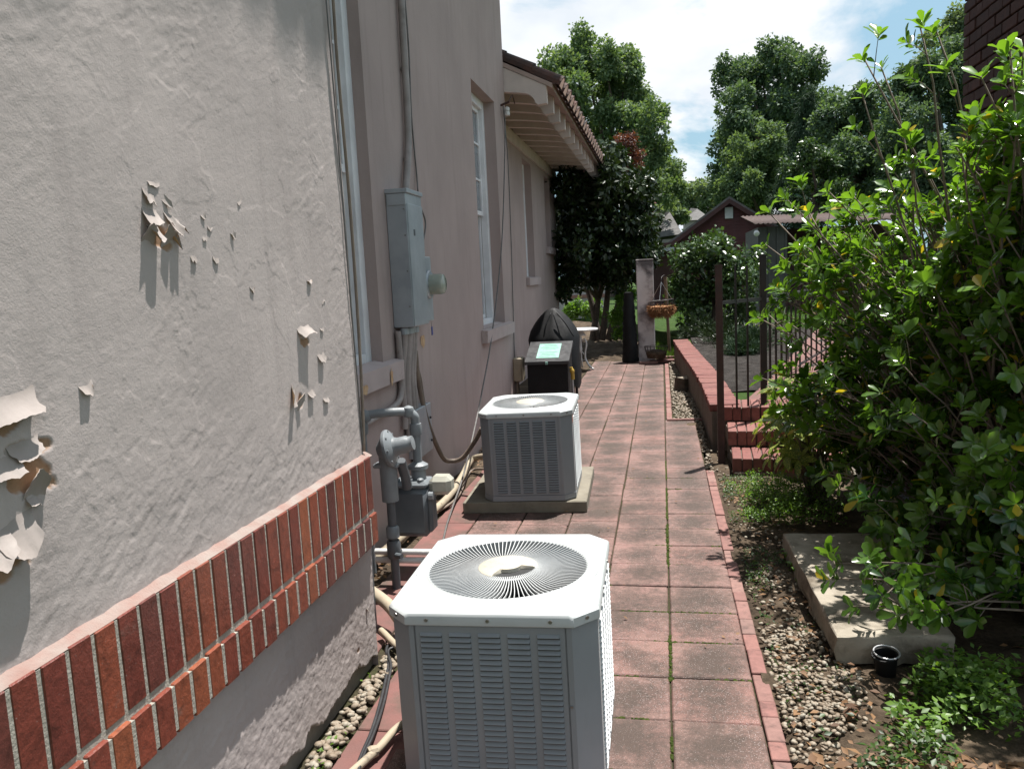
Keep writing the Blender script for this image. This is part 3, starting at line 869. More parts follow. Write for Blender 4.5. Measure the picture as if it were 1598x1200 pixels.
for (px, py, w, h, lf, tilt, pw, jg, pt) in (
        (240, 284, .055, .012, .005, 0.1, 1.6, .2, .2), (232, 296, .050, .036, .014, -.25, 1.7, .3, .1), (249, 306, .022, .040, .016, .75, 1.4, .3, .3),
        (234, 326, .058, .034, .026, -.22, 1.5, .3, .0), (258, 326, .034, .040, .024, .2, 1.5, .3, .3), (270, 346, .046, .028, .026, .15, 1.4, .4, .1),
        (238, 358, .050, .022, .030, -.1, 1.2, .5, .1), (268, 368, .026, .030, .028, .4, 1.2, .3, .6),
        (313, 332, .030, .022, .007, .4, 1.6, .3, .3), (318, 366, .026, .016, .007, .1, 1.7, .3, .1), (301, 398, .030, .018, .009, .1, 1.5, .3, .1), (337, 400, .036, .018, .008, -.1, 1.5, .4, .2),
        (361, 364, .026, .016, .010, .3, 1.5, .3, .3), (394, 448, .034, .020, .008, .1, 1.6, .3, .4), (372, 312, .034, .018, .005, .4, 1.6, .3, .3), (330, 352, .03, .016, .005, -.3, 1.6, .3, .2),
        (482, 440, .045, .010, .009, .1, 1.5, .3, .5), (472, 512, .095, .026, .030, .05, 1.3, .3, .0), (499, 552, .060, .034, .014, .2, 1.5, .2, .3), (501, 512, .035, .012, .008, .1, 1.5, .2, .2),
        (462, 606, .050, .080, .024, -.75, 1.3, .2, .3), (484, 610, .050, .024, .012, .1, 1.5, .3, .2), (508, 622, .050, .018, .009, .0, 1.5, .3, .1), (503, 470, .035, .008, .004, .4, 1.5, .3, .1),
        (132, 600, .050, .026, .011, .3, 1.5, .2, .4), (6, 618, .15, .045, .030, .10, 1.5, .2, .0), (34, 694, .085, .030, .018, .2, 1.6, .15, .1), (0, 716, .085, .040, .022, -.05, 1.5, .15, .1),
        (52, 774, .040, .016, .020, -.2, 1.3, .2, .0), (10, 808, .12, .085, .034, .25, 1.4, .12, .3), (-20, 840, .10, .06, .04, .1, 1.3, .2, .3), (571, 947, .020, .024, .016, .2, 1.3, .3, .3), (232, 392, .050, .036, .026, 3.0, 1.2, .3, .2), (264, 396, .040, .040, .028, 3.35, 1.2, .3, .3), (472, 540, .045, .030, .012, 2.8, 1.3, .2, .2), (463, 650, .040, .06, .020, 2.5, 1.3, .2, .3), (54, 796, .060, .050, .026, 2.95, 1.2, .2, .1)):
    _s += 1
    h2 = h+.012
    if w < .038: lf *= .6
    q_ = WX(px, py, BX); q_.z += h2-h
    flake(q_, w, h2, lf*.92, _s, tilt, pw+.35, jg*.8, pt)

# main wall and its windows
W1 = (3.70, 4.63, 1.08, 3.35)
W2 = (7.47, 8.53, 1.08, 3.37)
def endcap(mb):
    mb.add([(WB, 9.14, 0), (-6, 9.14, 0), (-6, 9.14, 6.1), (WB, 9.14, 6.1)], [(0, 1, 2, 3)])
main = wall_with_holes('main_wall', WB, YC, 9.14, -0.05, 6.1, [W1, W2], 'stucco_smooth', 0.14, endcap)
W3 = (12.74, 13.60, 1.55, 3.40)
W4 = (15.14, 15.84, 2.10, 3.40)
def endcap2(mb):
    mb.add([(WW, 16.67, 0), (-6, 16.67, 0), (-6, 16.67, 4.0), (WW, 16.67, 4.0)], [(0, 1, 2, 3)])
wing = wall_with_holes('wing_wall', WW, 9.13, 16.67, -0.05, 4.05, [W3, W4], 'stucco_smooth', 0.12, endcap2)

def window(X, op, rec, sill_ext, cols=2, rows=3, meeting=0.5):
    a, b, c, d = op
    Xi = X-rec
    fr = MB()
    t = 0.085
    for (yy, w_) in ((a+t/2, t), (b-t/2, t)):
        fr.box((Xi-0.03, yy, (c+d)/2), (0.07, w_, d-c), bev=0.004)
    for zz in (c+0.03, d-t/2):
        fr.box((Xi-0.03, (a+b)/2, zz), (0.066, b-a-2*t+0.002, t if zz > c+0.1 else 0.06), bev=0.004)
    win = fr.build('window', 'white_paint', house)
    # outer sash in front of the inner one
    zm = c+(d-c)*meeting
    for (z0, z1, xo, gl) in ((zm-0.02, d-t, -0.052, True), (c+0.06, zm+0.02, -0.085, False)):
        sa = MB()
        y0, y1 = a+t, b-t
        w = 0.042
        sa.box((Xi+xo, y0+w/2, (z0+z1)/2), (0.03, w, z1-z0)); sa.box((Xi+xo, y1-w/2, (z0+z1)/2), (0.03, w, z1-z0))
        sa.box((Xi+xo, (y0+y1)/2, z0+w/2), (0.034, y1-y0-2*w, w)); sa.box((Xi+xo, (y0+y1)/2, z1-w/2), (0.034, y1-y0-2*w, w))
        sash = sa.build('sash', 'white_paint', win)
        MB().box((Xi+xo-0.004, (y0+y1)/2, (z0+z1)/2), (0.006, y1-y0-w, z1-z0-w)).build('pane', 'window_glass', win)
        if gl:
            for k in range(1, cols):
                MB().box((Xi+xo+0.004, y0+(y1-y0)*k/cols, (z0+z1)/2), (0.016, 0.02, z1-z0-2*w)).build('glazing_bar', 'white_paint', win)
            for k in range(1, rows):
                MB().box((Xi+xo+0.005, (y0+y1)/2, z0+(z1-z0)*k/rows), (0.015, y1-y0-2*w, 0.02)).build('glazing_bar', 'white_paint', win)
    sl, sr = sill_ext
    s = MB()
    rows_ = []
    s.prism([(X+0.055, c-0.13), (X+0.06, c-0.012), (X-rec+0.02, c+0.012), (X-rec+0.02, c-0.02), (X+0.003, c-0.02), (X+0.003, c-0.13)], sl, sr,
            Matrix(((1, 0, 0, 0), (0, 0, 1, 0), (0, 1, 0, 0), (0, 0, 0, 1))))
    # prism above maps local z to world y
    s.build('sill', 'sill_paint', win)
    return win
window(WB, W1, 0.075, (3.55, 4.85), 2, 3, 0.5)
window(WB, W2, 0.12, (7.36, 8.78), 2, 3, 0.5)
window(WW, W3, 0.12, (12.64, 13.86), 2, 3, 0.5)
window(WW, W4, 0.12, (15.05, 16.05), 2, 2, 0.5)
# broken sill corner and holes in the plaster beside the conduits
def patch(name, parent, c, w, h, seed, X, mat='flake_back'):
    q = random.Random(seed)
    n = 14
    pts = []
    for k in range(n):
        a = 2*PI*k/n
        r = 1+q.uniform(-.35, .3)
        pts.append((c[1]+w*r*math.cos(a), c[2]+h*r*math.sin(a)))
    mb = MB()
    mb.add([(X+0.003, y_, z_) for y_, z_ in pts]+[(X-0.0, c[1], c[2])], [(k, (k+1) % n, n) for k in range(n)])
    return mb.build(name, mat, parent)
patch('bare_plaster', main, WX(660, 532, WB), 0.055, 0.055, 4, WB)
patch('bare_plaster', main, WX(646, 545, WB), 0.035, 0.07, 5, WB)
patch('bare_plaster', main, WX(569, 608, WB+0.06), 0.045, 0.030, 6, WB+0.060)
patch('bare_plaster', main, WX(611, 588, WB+0.06), 0.022, 0.055, 8, WB+0.060)

# eave of the low wing: brackets, soffit, tiles
SL = 0.50
def zt(x): return 3.63+SL*(-1.20-x)
eave = MB()
eave.add([(WW, 9.145, zt(WW)), (-1.13, 9.145, zt(-1.13)), (-1.13, 16.95, zt(-1.13)), (WW, 16.95, zt(WW))], [(0, 1, 2, 3)])
eave.add([(WW, 9.145, zt(WW)+.05), (-1.13, 9.145, zt(-1.13)+.05), (-1.13, 16.95, zt(-1.13)+.05), (WW, 16.95, zt(WW)+.05)], [(3, 2, 1, 0)])
eave.add([(-1.13, 9.145, zt(-1.13)), (-1.13, 16.95, zt(-1.13)), (-1.13, 16.95, zt(-1.13)+.05), (-1.13, 9.145, zt(-1.13)+.05)], [(0, 1, 2, 3)])
eave.add([(WW, 9.145, zt(WW)), (-1.13, 9.145, zt(-1.13)), (-1.13, 9.145, zt(-1.13)+.05), (WW, 9.145, zt(WW)+.05)], [(0, 1, 2, 3)])
eave.add([(WW, 16.95, zt(WW)), (-1.13, 16.95, zt(-1.13)), (-1.13, 16.95, zt(-1.13)+.05), (WW, 16.95, zt(WW)+.05)], [(3, 2, 1, 0)])
eave = eave.build('eave', 'eave_paint_shaded', house)
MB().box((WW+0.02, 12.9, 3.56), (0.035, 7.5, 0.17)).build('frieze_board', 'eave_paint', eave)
prof = [(-2.095, zt(-2.095)-.003), (-2.095, 3.64), (-1.75, 3.61), (-1.50, 3.575), (-1.42, 3.56), (-1.375, 3.535), (-1.345, 3.50), (-1.325, 3.455), (-1.30, 3.43), (-1.20, 3.442), (-1.198, zt(-1.198)-.003)]
bmb = MB(); bmb.prism(prof, -0.045, 0.045, Matrix(((1, 0, 0, 0), (0, 0, 1, 0), (0, 1, 0, 0), (0, 0, 0, 1))))
bracket = bmb.mesh('eave_bracket', 'eave_paint')
for k in range(14):
    piece('eave_bracket', bracket, eave, (0, 9.20+0.572*k, 0))
roof = MB()
roof.add([(-1.10, 9.15, zt(-1.10)+.055), (-1.10, 17.0, zt(-1.10)+.055), (-6, 17.0, zt(-6)+.055), (-6, 9.15, zt(-6)+.055)], [(0, 1, 2, 3)])
roof.box((-1.115, 13.07, zt(-1.115)+.06), (0.03, 7.85, 0.03))
roof = roof.build('wing_roof', 'roof_tile', house)
def barrel(r0, r1, L, th, mats, cap):
    mb = MB(); n = 8
    O = []; I = []
    for (x, r) in ((0, r0), (L, r1)):
        O.append([(x, r*math.cos(PI*k/n), r*math.sin(PI*k/n)) for k in range(n+1)])
        I.append([(x, (r-th)*math.cos(PI*k/n), (r-th)*math.sin(PI*k/n)) for k in range(n+1)])
    mb.grid([O[0], O[1]]); mb.grid([I[1], I[0]])
    for k in range(n):
        mb.add([O[0][k], O[0][k+1], I[0][k+1], I[0][k]], [(3, 2, 1, 0)])
    if cap:
        mb.cur = 1
        mb.add([(0.004, y_, z_) for x_, y_, z_ in I[0]], [tuple(range(n+1))[::-1]])
    return mb.mesh('roof_tile', mats)
lower_t = barrel(0.125, 0.11, 0.44, 0.016, ['roof_tile', 'tile_mortar'], True)
upper_t = barrel(0.125, 0.11, 0.44, 0.016, ['roof_tile', 'tile_mortar'], False)
sa_ = math.atan(SL)
for k in range(23):
    yy = 9.28+k*0.34
    for r_ in range(4):
        d = 0.36*r_-0.02
        x = -1.07-d*math.cos(sa_)
        piece('roof_tile', lower_t if r_ == 0 else upper_t, roof, (x, yy+rnd.uniform(-.008, .008), zt(-1.07)+.06+d*math.sin(sa_)+0.012*(r_ > 0)), (0, PI+sa_, 0), (1, 1, -1))
# deep tiled eave of the tall part (above the picture; its shade lies on the wall)
top = MB()
def z2(x): return 6.02+0.45*(-0.55-x)
XE = -0.63
top.add([(-2.6, -3, z2(-2.6)), (XE, -3, z2(XE)), (XE, 9.75, z2(XE)), (-2.6, 9.75, z2(-2.6))], [(0, 1, 2, 3)])
top.add([(-2.6, -3, z2(-2.6)+.08), (XE, -3, z2(XE)+.08), (XE, 9.75, z2(XE)+.08), (-2.6, 9.75, z2(-2.6)+.08)], [(3, 2, 1, 0)])
top.add([(XE, -3, z2(XE)), (XE, 9.75, z2(XE)), (XE, 9.75, z2(XE)+.08), (XE, -3, z2(XE)+.08)], [(0, 1, 2, 3)])
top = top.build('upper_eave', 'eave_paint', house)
for k in range(58):
    piece('roof_tile', lower_t, top, (XE+.07+rnd.uniform(-.02, .03), -2.9+k*0.218, z2(XE)+.09), (0, PI+math.atan(.45), 0), (1, 1, -1))

# ================================================================== CONDENSERS
def octo(W, D, c):
    h, e = W/2, D/2
    return [(-h+c, -e), (h-c, -e), (h, -e+c), (h, e-c), (h-c, e), (-h+c, e), (-h, e-c), (-h, -e+c)]
def louver_mesh(w, p):
    """One pressed louvre: sloping lip over a dark slot, facing -Y, centre at origin."""
    mb = MB()
    h = p*0.50; o = 0.0075
    x = w/2
    mb.add([(-x, 0, h), (x, 0, h), (x-.002, -o, 0.0015), (-x+.002, -o, 0.0015), (x-.002, -o, 0.0), (-x+.002, -o, 0.0)], [(0, 3, 2, 1), (3, 5, 4, 2)])
    mb.add([(-x, 0, h), (-x+.002, -o, 0), (-x, 0, 0)], [(0, 2, 1)]); mb.add([(x, 0, h), (x-.002, -o, 0), (x, 0, 0)], [(0, 1, 2)])
    mb.cur = 1
    mb.add([(-x+.001, -o+.0007, 0.0), (x-.001, -o+.0007, 0.0), (x-.001, -0.0006, 0.0), (-x+.001, -0.0006, 0.0)], [(0, 3, 2, 1)])
    mb.add([(-x+.001, -0.0012, -p*0.34), (x-.001, -0.0012, -p*0.34), (x-.001, -0.0012, 0.0004), (-x+.001, -0.0012, 0.0004)], [(0, 1, 2, 3)])
    return mb
def condenser(name, label, loc, rot, W=0.627, D=0.699, H=0.597, broken=False, ncol=5, nrow=29, front_pieces=True, sticker=False):
    t = thing(name, label, 'air conditioner', loc, 'air conditioning condensers', rot)
    c = 0.068
    w, d = W*0.975, D*0.975
    # base pan and inner coil box
    pan = MB(); pan.prism(octo(w+.004, d+.004, c), 0.0, 0.035); pan.build('base_pan', 'ac_paint_shaded', t)
    core = MB(); core.prism(octo(w-.05, d-.05, c-.01), 0.036, H-0.10); core.build('coil', 'ac_dark', t)
    lm = louver_mesh(W*0.105, 0.0168)
    lme = lm.mesh('louver', ['ac_paint_shaded', 'ac_slot'])
    for side in range(4):
        ln, dp = ((w, d), (d, w), (w, d), (d, w))[side]
        M = Matrix.Rotation(PI/2*side, 4, 'Z')
        span = ln-2*c
        p = MB()
        p.box((0, -dp/2+0.006, (H-0.035-0.036)/2+0.036), (span-0.024, 0.012, H-0.071), M, bev=0.003)
        gm_ = 'ac_paint_sunlit' if side == 1 else 'ac_paint_shaded'
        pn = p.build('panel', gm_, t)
        # folded edges beside the panel
        for s in (-1, 1):
            MB().box((s*(span/2-0.006), -dp/2+0.009, (H-0.035-0.036)/2+0.036), (0.010, 0.012, H-0.071), M).build('corner_seam', 'ac_slot', t)
        pz = 0.0168
        z0 = 0.058
        x0 = -span*0.36
        allm = MB()
        for i in range(ncol):
            for k in range(nrow):
                q = M @ Vector((x0+span*0.18*i, -dp/2-0.0002, z0+pz*k))
                if side == 0 and front_pieces:
                    o = piece('louver', lme, pn, q)
                else:
                    MM = Matrix.Translation(q) @ M
                    src = lm
                    kk = len(allm.v)
                    allm.v += [tuple(MM @ Vector(v_)) for v_ in src.v]
                    allm.f += [tuple(i_+kk for i_ in f_) for f_ in src.f]
                    allm.m += src.m
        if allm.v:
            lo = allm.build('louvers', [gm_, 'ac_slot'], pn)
            lo['kind'] = 'stuff'
        # chamfered corner post
        cp = MB()
        a = octo(w, d, c)
        a0, a1 = [Vector((*v_, 0)) for v_ in (octo(w, d, c)[1+2*side], octo(w, d, c)[(2+2*side) % 8])]
        ctr = Vector(((a0.x+a1.x)/2, (a0.y+a1.y)/2, 0))
        inn = -ctr.normalized()*0.012
        e0 = (a0-a1).normalized()
        # wrap a little onto both faces
        n0 = M @ Vector((-0.02, 0, 0)); n1 = M @ Vector((0, 0.02, 0))
        poly = [(a0+n0), a0, a1, (a1+n1)]
        pin = [v_+inn for v_ in poly]
        zz0, zz1 = 0.036, H-0.035
        cp.prism([(v_.x, v_.y) for v_ in poly]+[(v_.x, v_.y) for v_ in pin[::-1]], zz0, zz1)
        cp.build('corner_post', 'ac_paint_shaded', t)
        for zz in (0.1, 0.32):
            for (b_, nn) in ((a0+n0*0.5, M @ Vector((0, -1, 0))),):
                MB().tube([b_+Vector((0, 0, zz)), b_+nn*0.003+Vector((0, 0, zz))], 0.004, 8).build('screw', 'screw_metal', t)
    # lid: skirt, pressed border, round opening
    rf = 0.258
    NS = 96
    angs = sorted([2*PI*k/NS for k in range(NS)]+[math.atan2(y_, x_) % (2*PI) for x_, y_ in octo(W, D, c)])
    NS = len(angs)
    def ring_oct(Wx, Dx, cx):
        P = octo(Wx, Dx, cx); out = []
        for k in range(NS):
            ang = angs[k]
            dx, dy = math.cos(ang), math.sin(ang)
            best = 1e9
            for i in range(8):
                (x1, y1), (x2, y2) = P[i], P[(i+1) % 8]
                den = dx*(y2-y1)-dy*(x2-x1)
                if abs(den) < 1e-9: continue
                tt = (x1*(y2-y1)-y1*(x2-x1))/den
                ss = (x1*dy-y1*dx)/den
                if tt > 0 and -1e-6 <= ss <= 1+1e-6: best = min(best, tt)
            out.append((dx*best, dy*best))
        return out
    def circ(r): return [(r*math.cos(a_), r*math.sin(a_)) for a_ in angs]
    lay = [(ring_oct(W-.004, D-.004, c), H-0.036), (ring_oct(W, D, c), H-0.034), (ring_oct(W, D, c), H-0.008), (ring_oct(W-.010, D-.010, c), H-0.001),
           (ring_oct(W-.05, D-.05, c), H+0.004), (circ(rf+.038), H+0.006), (circ(rf+.026), H+0.001), (circ(rf+.012), H+0.003), (circ(rf+.003), H+0.010), (circ(rf-.003), H+0.006), (circ(rf-.004), H-0.03), (circ(rf-.006), H-0.12)]
    L = MB(); L.grid([[(x, y, z) for x, y in r_] for r_, z in lay], True)
    L.build('lid', 'ac_lid', t, smooth=True)
    for (x, y) in ((-0.18, -D/2), (0.0, -D/2), (0.18, -D/2), (-W/2+c/2, -D/2+c/2), (W/2-c/2, -D/2+c/2), (W/2, -0.1), (W/2, 0.12)):
        v = Vector((x, y, 0)).normalized() if abs(x) > .2 else Vector((0, -1, 0))
        if abs(x) > W/2-.01: v = Vector((1, 0, 0))
        MB().tube([Vector((x, y, H-.018))-v*.002, Vector((x, y, H-.018))+v*0.004], 0.0055, 8).build('screw', 'screw_metal', t)
    # fan inside
    well = MB(); well.add([(x, y, H-0.12) for x, y in circ(rf-.004)], [tuple(range(NS))]); well.build('fan_well', 'ac_dark', t)
    for k in range(4):
        a = k*PI/2+0.5
        f = MB()
        rows = []
        for r_ in (0.06, 0.14, 0.235):
            rows.append([(r_*math.cos(a+u*0.42), r_*math.sin(a+u*0.42), H-0.075+0.035*u*(r_*4)) for u in (-1, -.4, .2, .8)])
        f.grid(rows); f.build('fan_blade', 'ac_slot', t)
    MB().lathe([(0.05, H-.118), (0.05, H-.05), (0.0, H-.045)], 20).build('fan_motor', 'ac_dark', t, smooth=True)
    # guard: radial fins, rings, hub cap
    guard = MB()
    for r_ in (0.257,):
        z_ = H+0.003 if r_ > .2 else H-0.004
        guard.tube([(r_*math.cos(2*PI*k/48), r_*math.sin(2*PI*k/48), z_) for k in range(49)], 0.0022, 5, cap=False)
    g = guard.build('fan_guard', 'ac_wire', t)
    fm = MB()
    secs = []
    for i in range(5):
        u = i/4
        r_ = 0.092+(0.259-0.092)*u
        tw = 0.10*(1-u)**1.2
        z_ = H+0.010-0.012*math.sin(PI*u)
        secs.append((r_*math.cos(tw), r_*math.sin(tw), z_, tw))
    rows = []
    for (x, y, z_, tw) in secs:
        ox, oy = -math.sin(tw)*.0012, math.cos(tw)*.0012
        rows.append([(x-ox, y-oy, z_-.006), (x+ox, y+oy, z_-.006), (x+ox, y+oy, z_), (x-ox, y-oy, z_)])
    fm.grid(rows, True)
    fin = fm.mesh('guard_fin', 'ac_wire')
    for k in range(104):
        piece('guard_fin', fin, g, (0, 0, 0), (0, 0, 2*PI*k/104))
    hub = MB(); n = 48
    def hr(k):
        a = 2*PI*k/n
        if broken and -1.9 < ((a+PI) % (2*PI))-PI < -0.2:
            return 0.46
        return 1.0
    rows = []
    for s_, z_ in ((0.0, 0.017), (0.3, 0.0169), (0.459, 0.0165), (0.86, 0.0145), (0.97, 0.010), (1.0, 0.004), (0.97, 0.002)):
        rows.append([(0.099*min(s_, hr(k))*math.cos(2*PI*k/n), 0.099*min(s_, hr(k))*math.sin(2*PI*k/n), H+(z_ if s_ <= hr(k) else 0.004)) for k in range(n)])
    hub.grid(rows, True)
    hub.build('hub_cap', 'ac_hub', t, smooth=True)
    if broken:
        MB().lathe([(0.0, H+.0035), (0.095, H+.0035), (0.095, H+0.0)], 32).build('hub_recess', 'ac_dark', t)
    MB().lathe([(0.096, H+.002), (0.103, H+.006), (0.107, H+.003), (0.107, H+.0)], 40).build('hub_rim', 'ac_lid', t, smooth=True)
    if sticker:
        M = Matrix.Translation((w/2+.0015, -D*0.30, H-0.075))
        MB().box((0, 0, 0), (0.002, 0.10, 0.045), M).build('warning_label', 'sticker', t)
    return t
ac1 = condenser('condenser', 'off-white condenser with broken hub cap, nearest the camera beside the brick ledge', (-0.5094, 2.4795, 0.0106), (0.0125, -0.0087, 0.014), broken=True)
ac2 = condenser('condenser', 'off-white condenser on a concrete pad between the gas meter and the covered grill', (-0.9053, 5.445, 0.0919), (0.0266, -0.0141, 0.0275), sticker=True)
ac3 = condenser('condenser', 'tall beige condenser standing behind the leafy bush by the dark brick wall', (1.66, 5.55, 0.06), (0, 0, -0.12), W=0.74, D=0.74, H=1.05, ncol=5, nrow=56, front_pieces=False)
pad = MB().box((0, 0, 0.042), (0.83, 0.92, 0.078), bev=0.006).build('condenser_pad', 'pad_concrete')
pad.location = (-0.945, 5.56, 0.001); pad.rotation_euler = (0.012, -0.008, 0.03)
tag(pad, 'tan concrete pad under the condenser beyond the gas meter', 'concrete pad')
pad = MB().box((0, 0, 0.02), (0.80, 0.80, 0.09), bev=0.006).build('condenser_pad', 'pad_concrete')
pad.location = (1.66, 5.55, 0.0); pad.rotation_euler = (0, 0, -0.12)
tag(pad, 'concrete pad under the tall condenser behind the bush', 'concrete pad')

# ================================================================== ELECTRIC SERVICE ON THE MAIN WALL
bx = thing('electrical_box', 'tall grey metal electrical cabinet on the wall between two windows', 'electrical box', (WB, 5.03, 1.27))
MB().box((-1.602, 5.03, 1.685), (0.132, 0.32, 0.83), bev=0.004).build('cabinet', 'galv_box', bx)
MB().box((-1.533, 5.03, 1.655), (0.008, 0.312, 0.76), bev=0.003).build('cover', 'galv_box', bx)
MB().box((-1.598, 5.03, 2.112), (0.146, 0.336, 0.028), bev=0.003).build('rain_lid', 'galv_box', bx)
MB().box((-1.60, 4.868, 2.06), (0.12, 0.006, 0.07), bev=0.001).build('lid_skirt', 'galv_box', bx)
for z in (1.4, 1.62, 1.84, 2.0):
    MB().tube([(-1.555, 4.871, z), (-1.555, 4.866, z)], 0.005, 8).build('screw', 'screw_metal', bx)
MB().box((-1.528, 4.98, 1.86), (0.003, 0.028, 0.04)).build('latch_mark', 'meter_body', bx)
ms = thing('electric_meter', 'electric meter with a round glass dome beside the grey cabinet', 'electric meter', (WB, 5.34, 1.27))
MB().box((-1.62, 5.335, 1.50), (0.095, 0.25, 0.44), bev=0.006).build('socket_box', 'galv_box', ms)
Mm = Matrix.Translation((-1.572, 5.36, 1.53)) @ Matrix.Rotation(PI/2, 4, 'Y')
MB().lathe([(0.092, 0.0), (0.096, 0.012), (0.088, 0.022)], 28, Mm).build('retaining_ring', 'galv_box', ms, smooth=True)
m_, nt_, b_ = _new('meter_glass')
b_.inputs['Base Color'].default_value = (0.62, 0.66, 0.58, 1); b_.inputs['Roughness'].default_value = 0.12
b_.inputs['Transmission Weight'].default_value = 0.55
nt_.links.new(_mix(nt_, _noise(nt_, _pos(nt_), 20), (0.62, 0.66, 0.56), (0.50, 0.55, 0.47)), b_.inputs['Base Color'])
MB().lathe([(0.070, 0.02), (0.070, 0.095), (0.064, 0.112), (0.048, 0.120), (0.0, 0.122)], 28, Mm).build('glass_dome', 'meter_glass', ms, smooth=True)
MB().lathe([(0.055, 0.022), (0.055, 0.085), (0.0, 0.087)], 20, Mm).build('register', 'galv_box', ms, smooth=True)
tg = thing('utility_tag', 'small blue tag hanging below the electric meter', 'tag', (-1.60, 5.48, 1.19))
MB().tube([(-1.60, 5.47, 1.285), (-1.60, 5.478, 1.235)], 0.0015, 5).build('wire_loop', 'grey_cable', tg)
pm('tag_blue', (0.02, 0.03, 0.22), (0.015, 0.025, 0.16), 30, 0.5)
MB().box((-1.60, 5.485, 1.205), (0.004, 0.03, 0.06), bev=0.001).build('tag_plate', 'tag_blue', tg)

def cable(name, label, pts, r, mat, cat='cable', n=8, seg=6, group=None):
    o = MB().tube(curve(pts, n), r, seg).build(name, mat, smooth='all')
    return tag(o, label, cat, group)
def pipe(name, pts, r, mat, parent, seg=10, n=6):
    return MB().tube(curve(pts, n), r, seg).build(name, mat, parent, smooth=True)
W = lambda x, y, o=0.02: WX(x, y, WB+o)
rs = thing('service_conduit', 'grey riser conduit with strap running up from the electrical cabinet', 'conduit', (WB, 5.2, 2.12))
pipe('tube', [(-1.635, 5.18, 2.12), W(637, 230, .033), W(635, 160, .033), W(631, 90, .033), W(627, 20, .033), (-1.637, 5.40, 4.2), (-1.637, 5.42, 5.9)], 0.024, 'conduit', rs)
for (x, y) in ((630, 110), (634, 250)):
    p = W(x, y, 0.012); MB().box(p, (0.02, 0.085, 0.022), bev=0.003).build('strap', 'conduit', rs)
cable('wall_cable', 'thin brown cable looping down beside the riser conduit to the electric meter', [W(632, 0, .012), W(638, 80, .012), W(642, 180, .012), W(650, 270, .012), (-1.64, 5.5, 2.1), W(664, 350, .03), (-1.63, 5.41, 1.73)], 0.006, 'grey_cable')
# bundle of conduits below the cabinet
cb = thing('conduit_bundle', 'bundle of grey conduits dropping from the electrical cabinet to the ground', 'conduit', (WB, 5.0, 0))
for (y0, y1, x, r, zb_) in ((4.90, 4.88, .03, .020, 0.62), (4.965, 4.95, .032, .026, 0.50), (5.02, 5.00, .030, .018, 0.46), (5.06, 5.045, .036, .018, 0.05), (5.10, 5.09, .032, .026, 0.05)):
    pipe('tube', [(WB+.06, y0, 1.275), (WB+.05, y0+.005, 1.15), (WB+x, y1, 0.95), (WB+x, y1, 0.7), (WB+x, y1-.01, zb_)], r, 'conduit', cb)
    MB().lathe([(r*1.35, 0), (r*1.35, .035), (r*1.1, .04)], 10, Mx((WB+.06, y0, 1.225))).build('fitting', 'galv_box', cb)
bend = thing('bent_conduit', 'painted conduit bending under the first window sill behind the gas pipe', 'conduit', (WB, 4.5, 0.75))
pipe('tube', [(WB+.03, 4.86, 1.25), (WB+.028, 4.865, 1.0), (WB+.026, 4.85, 0.86), (WB+.026, 4.74, 0.80), (WB+.026, 4.4, 0.785), (WB+.026, 3.8, 0.775)], 0.02, 'conduit', bend)
up = thing('utility_cover', 'pale flat utility cover fixed low on the wall behind the gas regulator', 'cover panel', (WB, 5.1, 0.4))
MB().box((WB+.035, 5.17, 0.555), (0.07, 0.34, 0.33), bev=0.004).build('cover', 'galv_box', up)
for z in (0.46, 0.62):
    MB().tube([(WB+.07, 5.30, z), (WB+.08, 5.30, z)], 0.008, 8).build('knob', 'black_rubber', up)
# whip from the bundle to the far condenser
cable('condenser_whip', 'brown flexible conduit sagging from the conduit bundle to the far condenser', [(WB+.05, 5.13, 1.1), W(654, 600, .05), W(668, 660, .06), W(690, 712, .08), WY(705, 719, 5.6), WY(722, 714, 5.6), WY(740, 690, 5.6), WY(752, 668, 5.6)], 0.017, 'brown_conduit', 'conduit', 8, 8)
cable('brown_cable', 'brown cable twisted beside the sagging conduit', [(WB+.05, 5.10, 1.05), W(656, 590, .03), W(662, 628, .03), W(676, 680, .05), W(688, 705, .05)], 0.010, 'brown_conduit')
ln = thing('refrigerant_line', 'beige insulated refrigerant line lying along the foot of the wall', 'pipe', (-1.5, 5.5, 0))
pipe('insulation', [(-1.62, 3.6, 0.05), (-1.58, 4.2, 0.05), (-1.53, 4.8, 0.05), GP(700, 775, .06), GP(722, 742, .07), GP(738, 716, .10), (-1.30, 6.0, 0.18), (-1.2, 5.75, 0.2)], 0.026, 'beige_pipe', ln)
pipe('copper_tube', [(-1.60, 4.0, 0.03), (-1.55, 4.8, 0.03), GP(712, 778, .03), GP(735, 735, .03), (-1.28, 5.9, 0.1)], 0.009, 'brown_conduit', ln)
cable('hanging_cable', 'long thin grey cable dropping from the eave corner past the second window to the walk', [W(787, 172, .02), W(788, 220, .03), W(783, 380, .04), W(768, 520, .05), WY(752, 612, 6.6), WY(738, 680, 5.9), GP(722, 745, .12), GP(705, 795, .03), GP(694, 832, .02), (-1.15, 3.7, 0.02), (-0.95, 3.1, 0.02)], 0.007, 'grey_cable')
cable('drop_cable', 'dark cable running down the wall corner to the small junction box', [W(785, 165, .02), W(793, 260, .015), W(799, 420, .015), W(803, 565, .015)], 0.006, 'grey_cable')
ins = thing('cable_insulator', 'rusty cable insulator and clamp fixed under the corner of the tiled eave', 'insulator', (WB+.03, 9.0, 3.3))
pw = W(781, 165, .0)
MB().tube([pw, pw+Vector((.10, .0, .03))], 0.012, 8).build('bracket', 'rust_iron', ins)
MB().lathe([(0.012, 0), (0.028, .01), (0.028, .05), (0.02, .055), (0.028, .06), (0.028, .09), (0.012, .10)], 12, Mx(pw+Vector((.07, 0, -.12)))).build('porcelain', 'white_iron', ins, smooth=True)
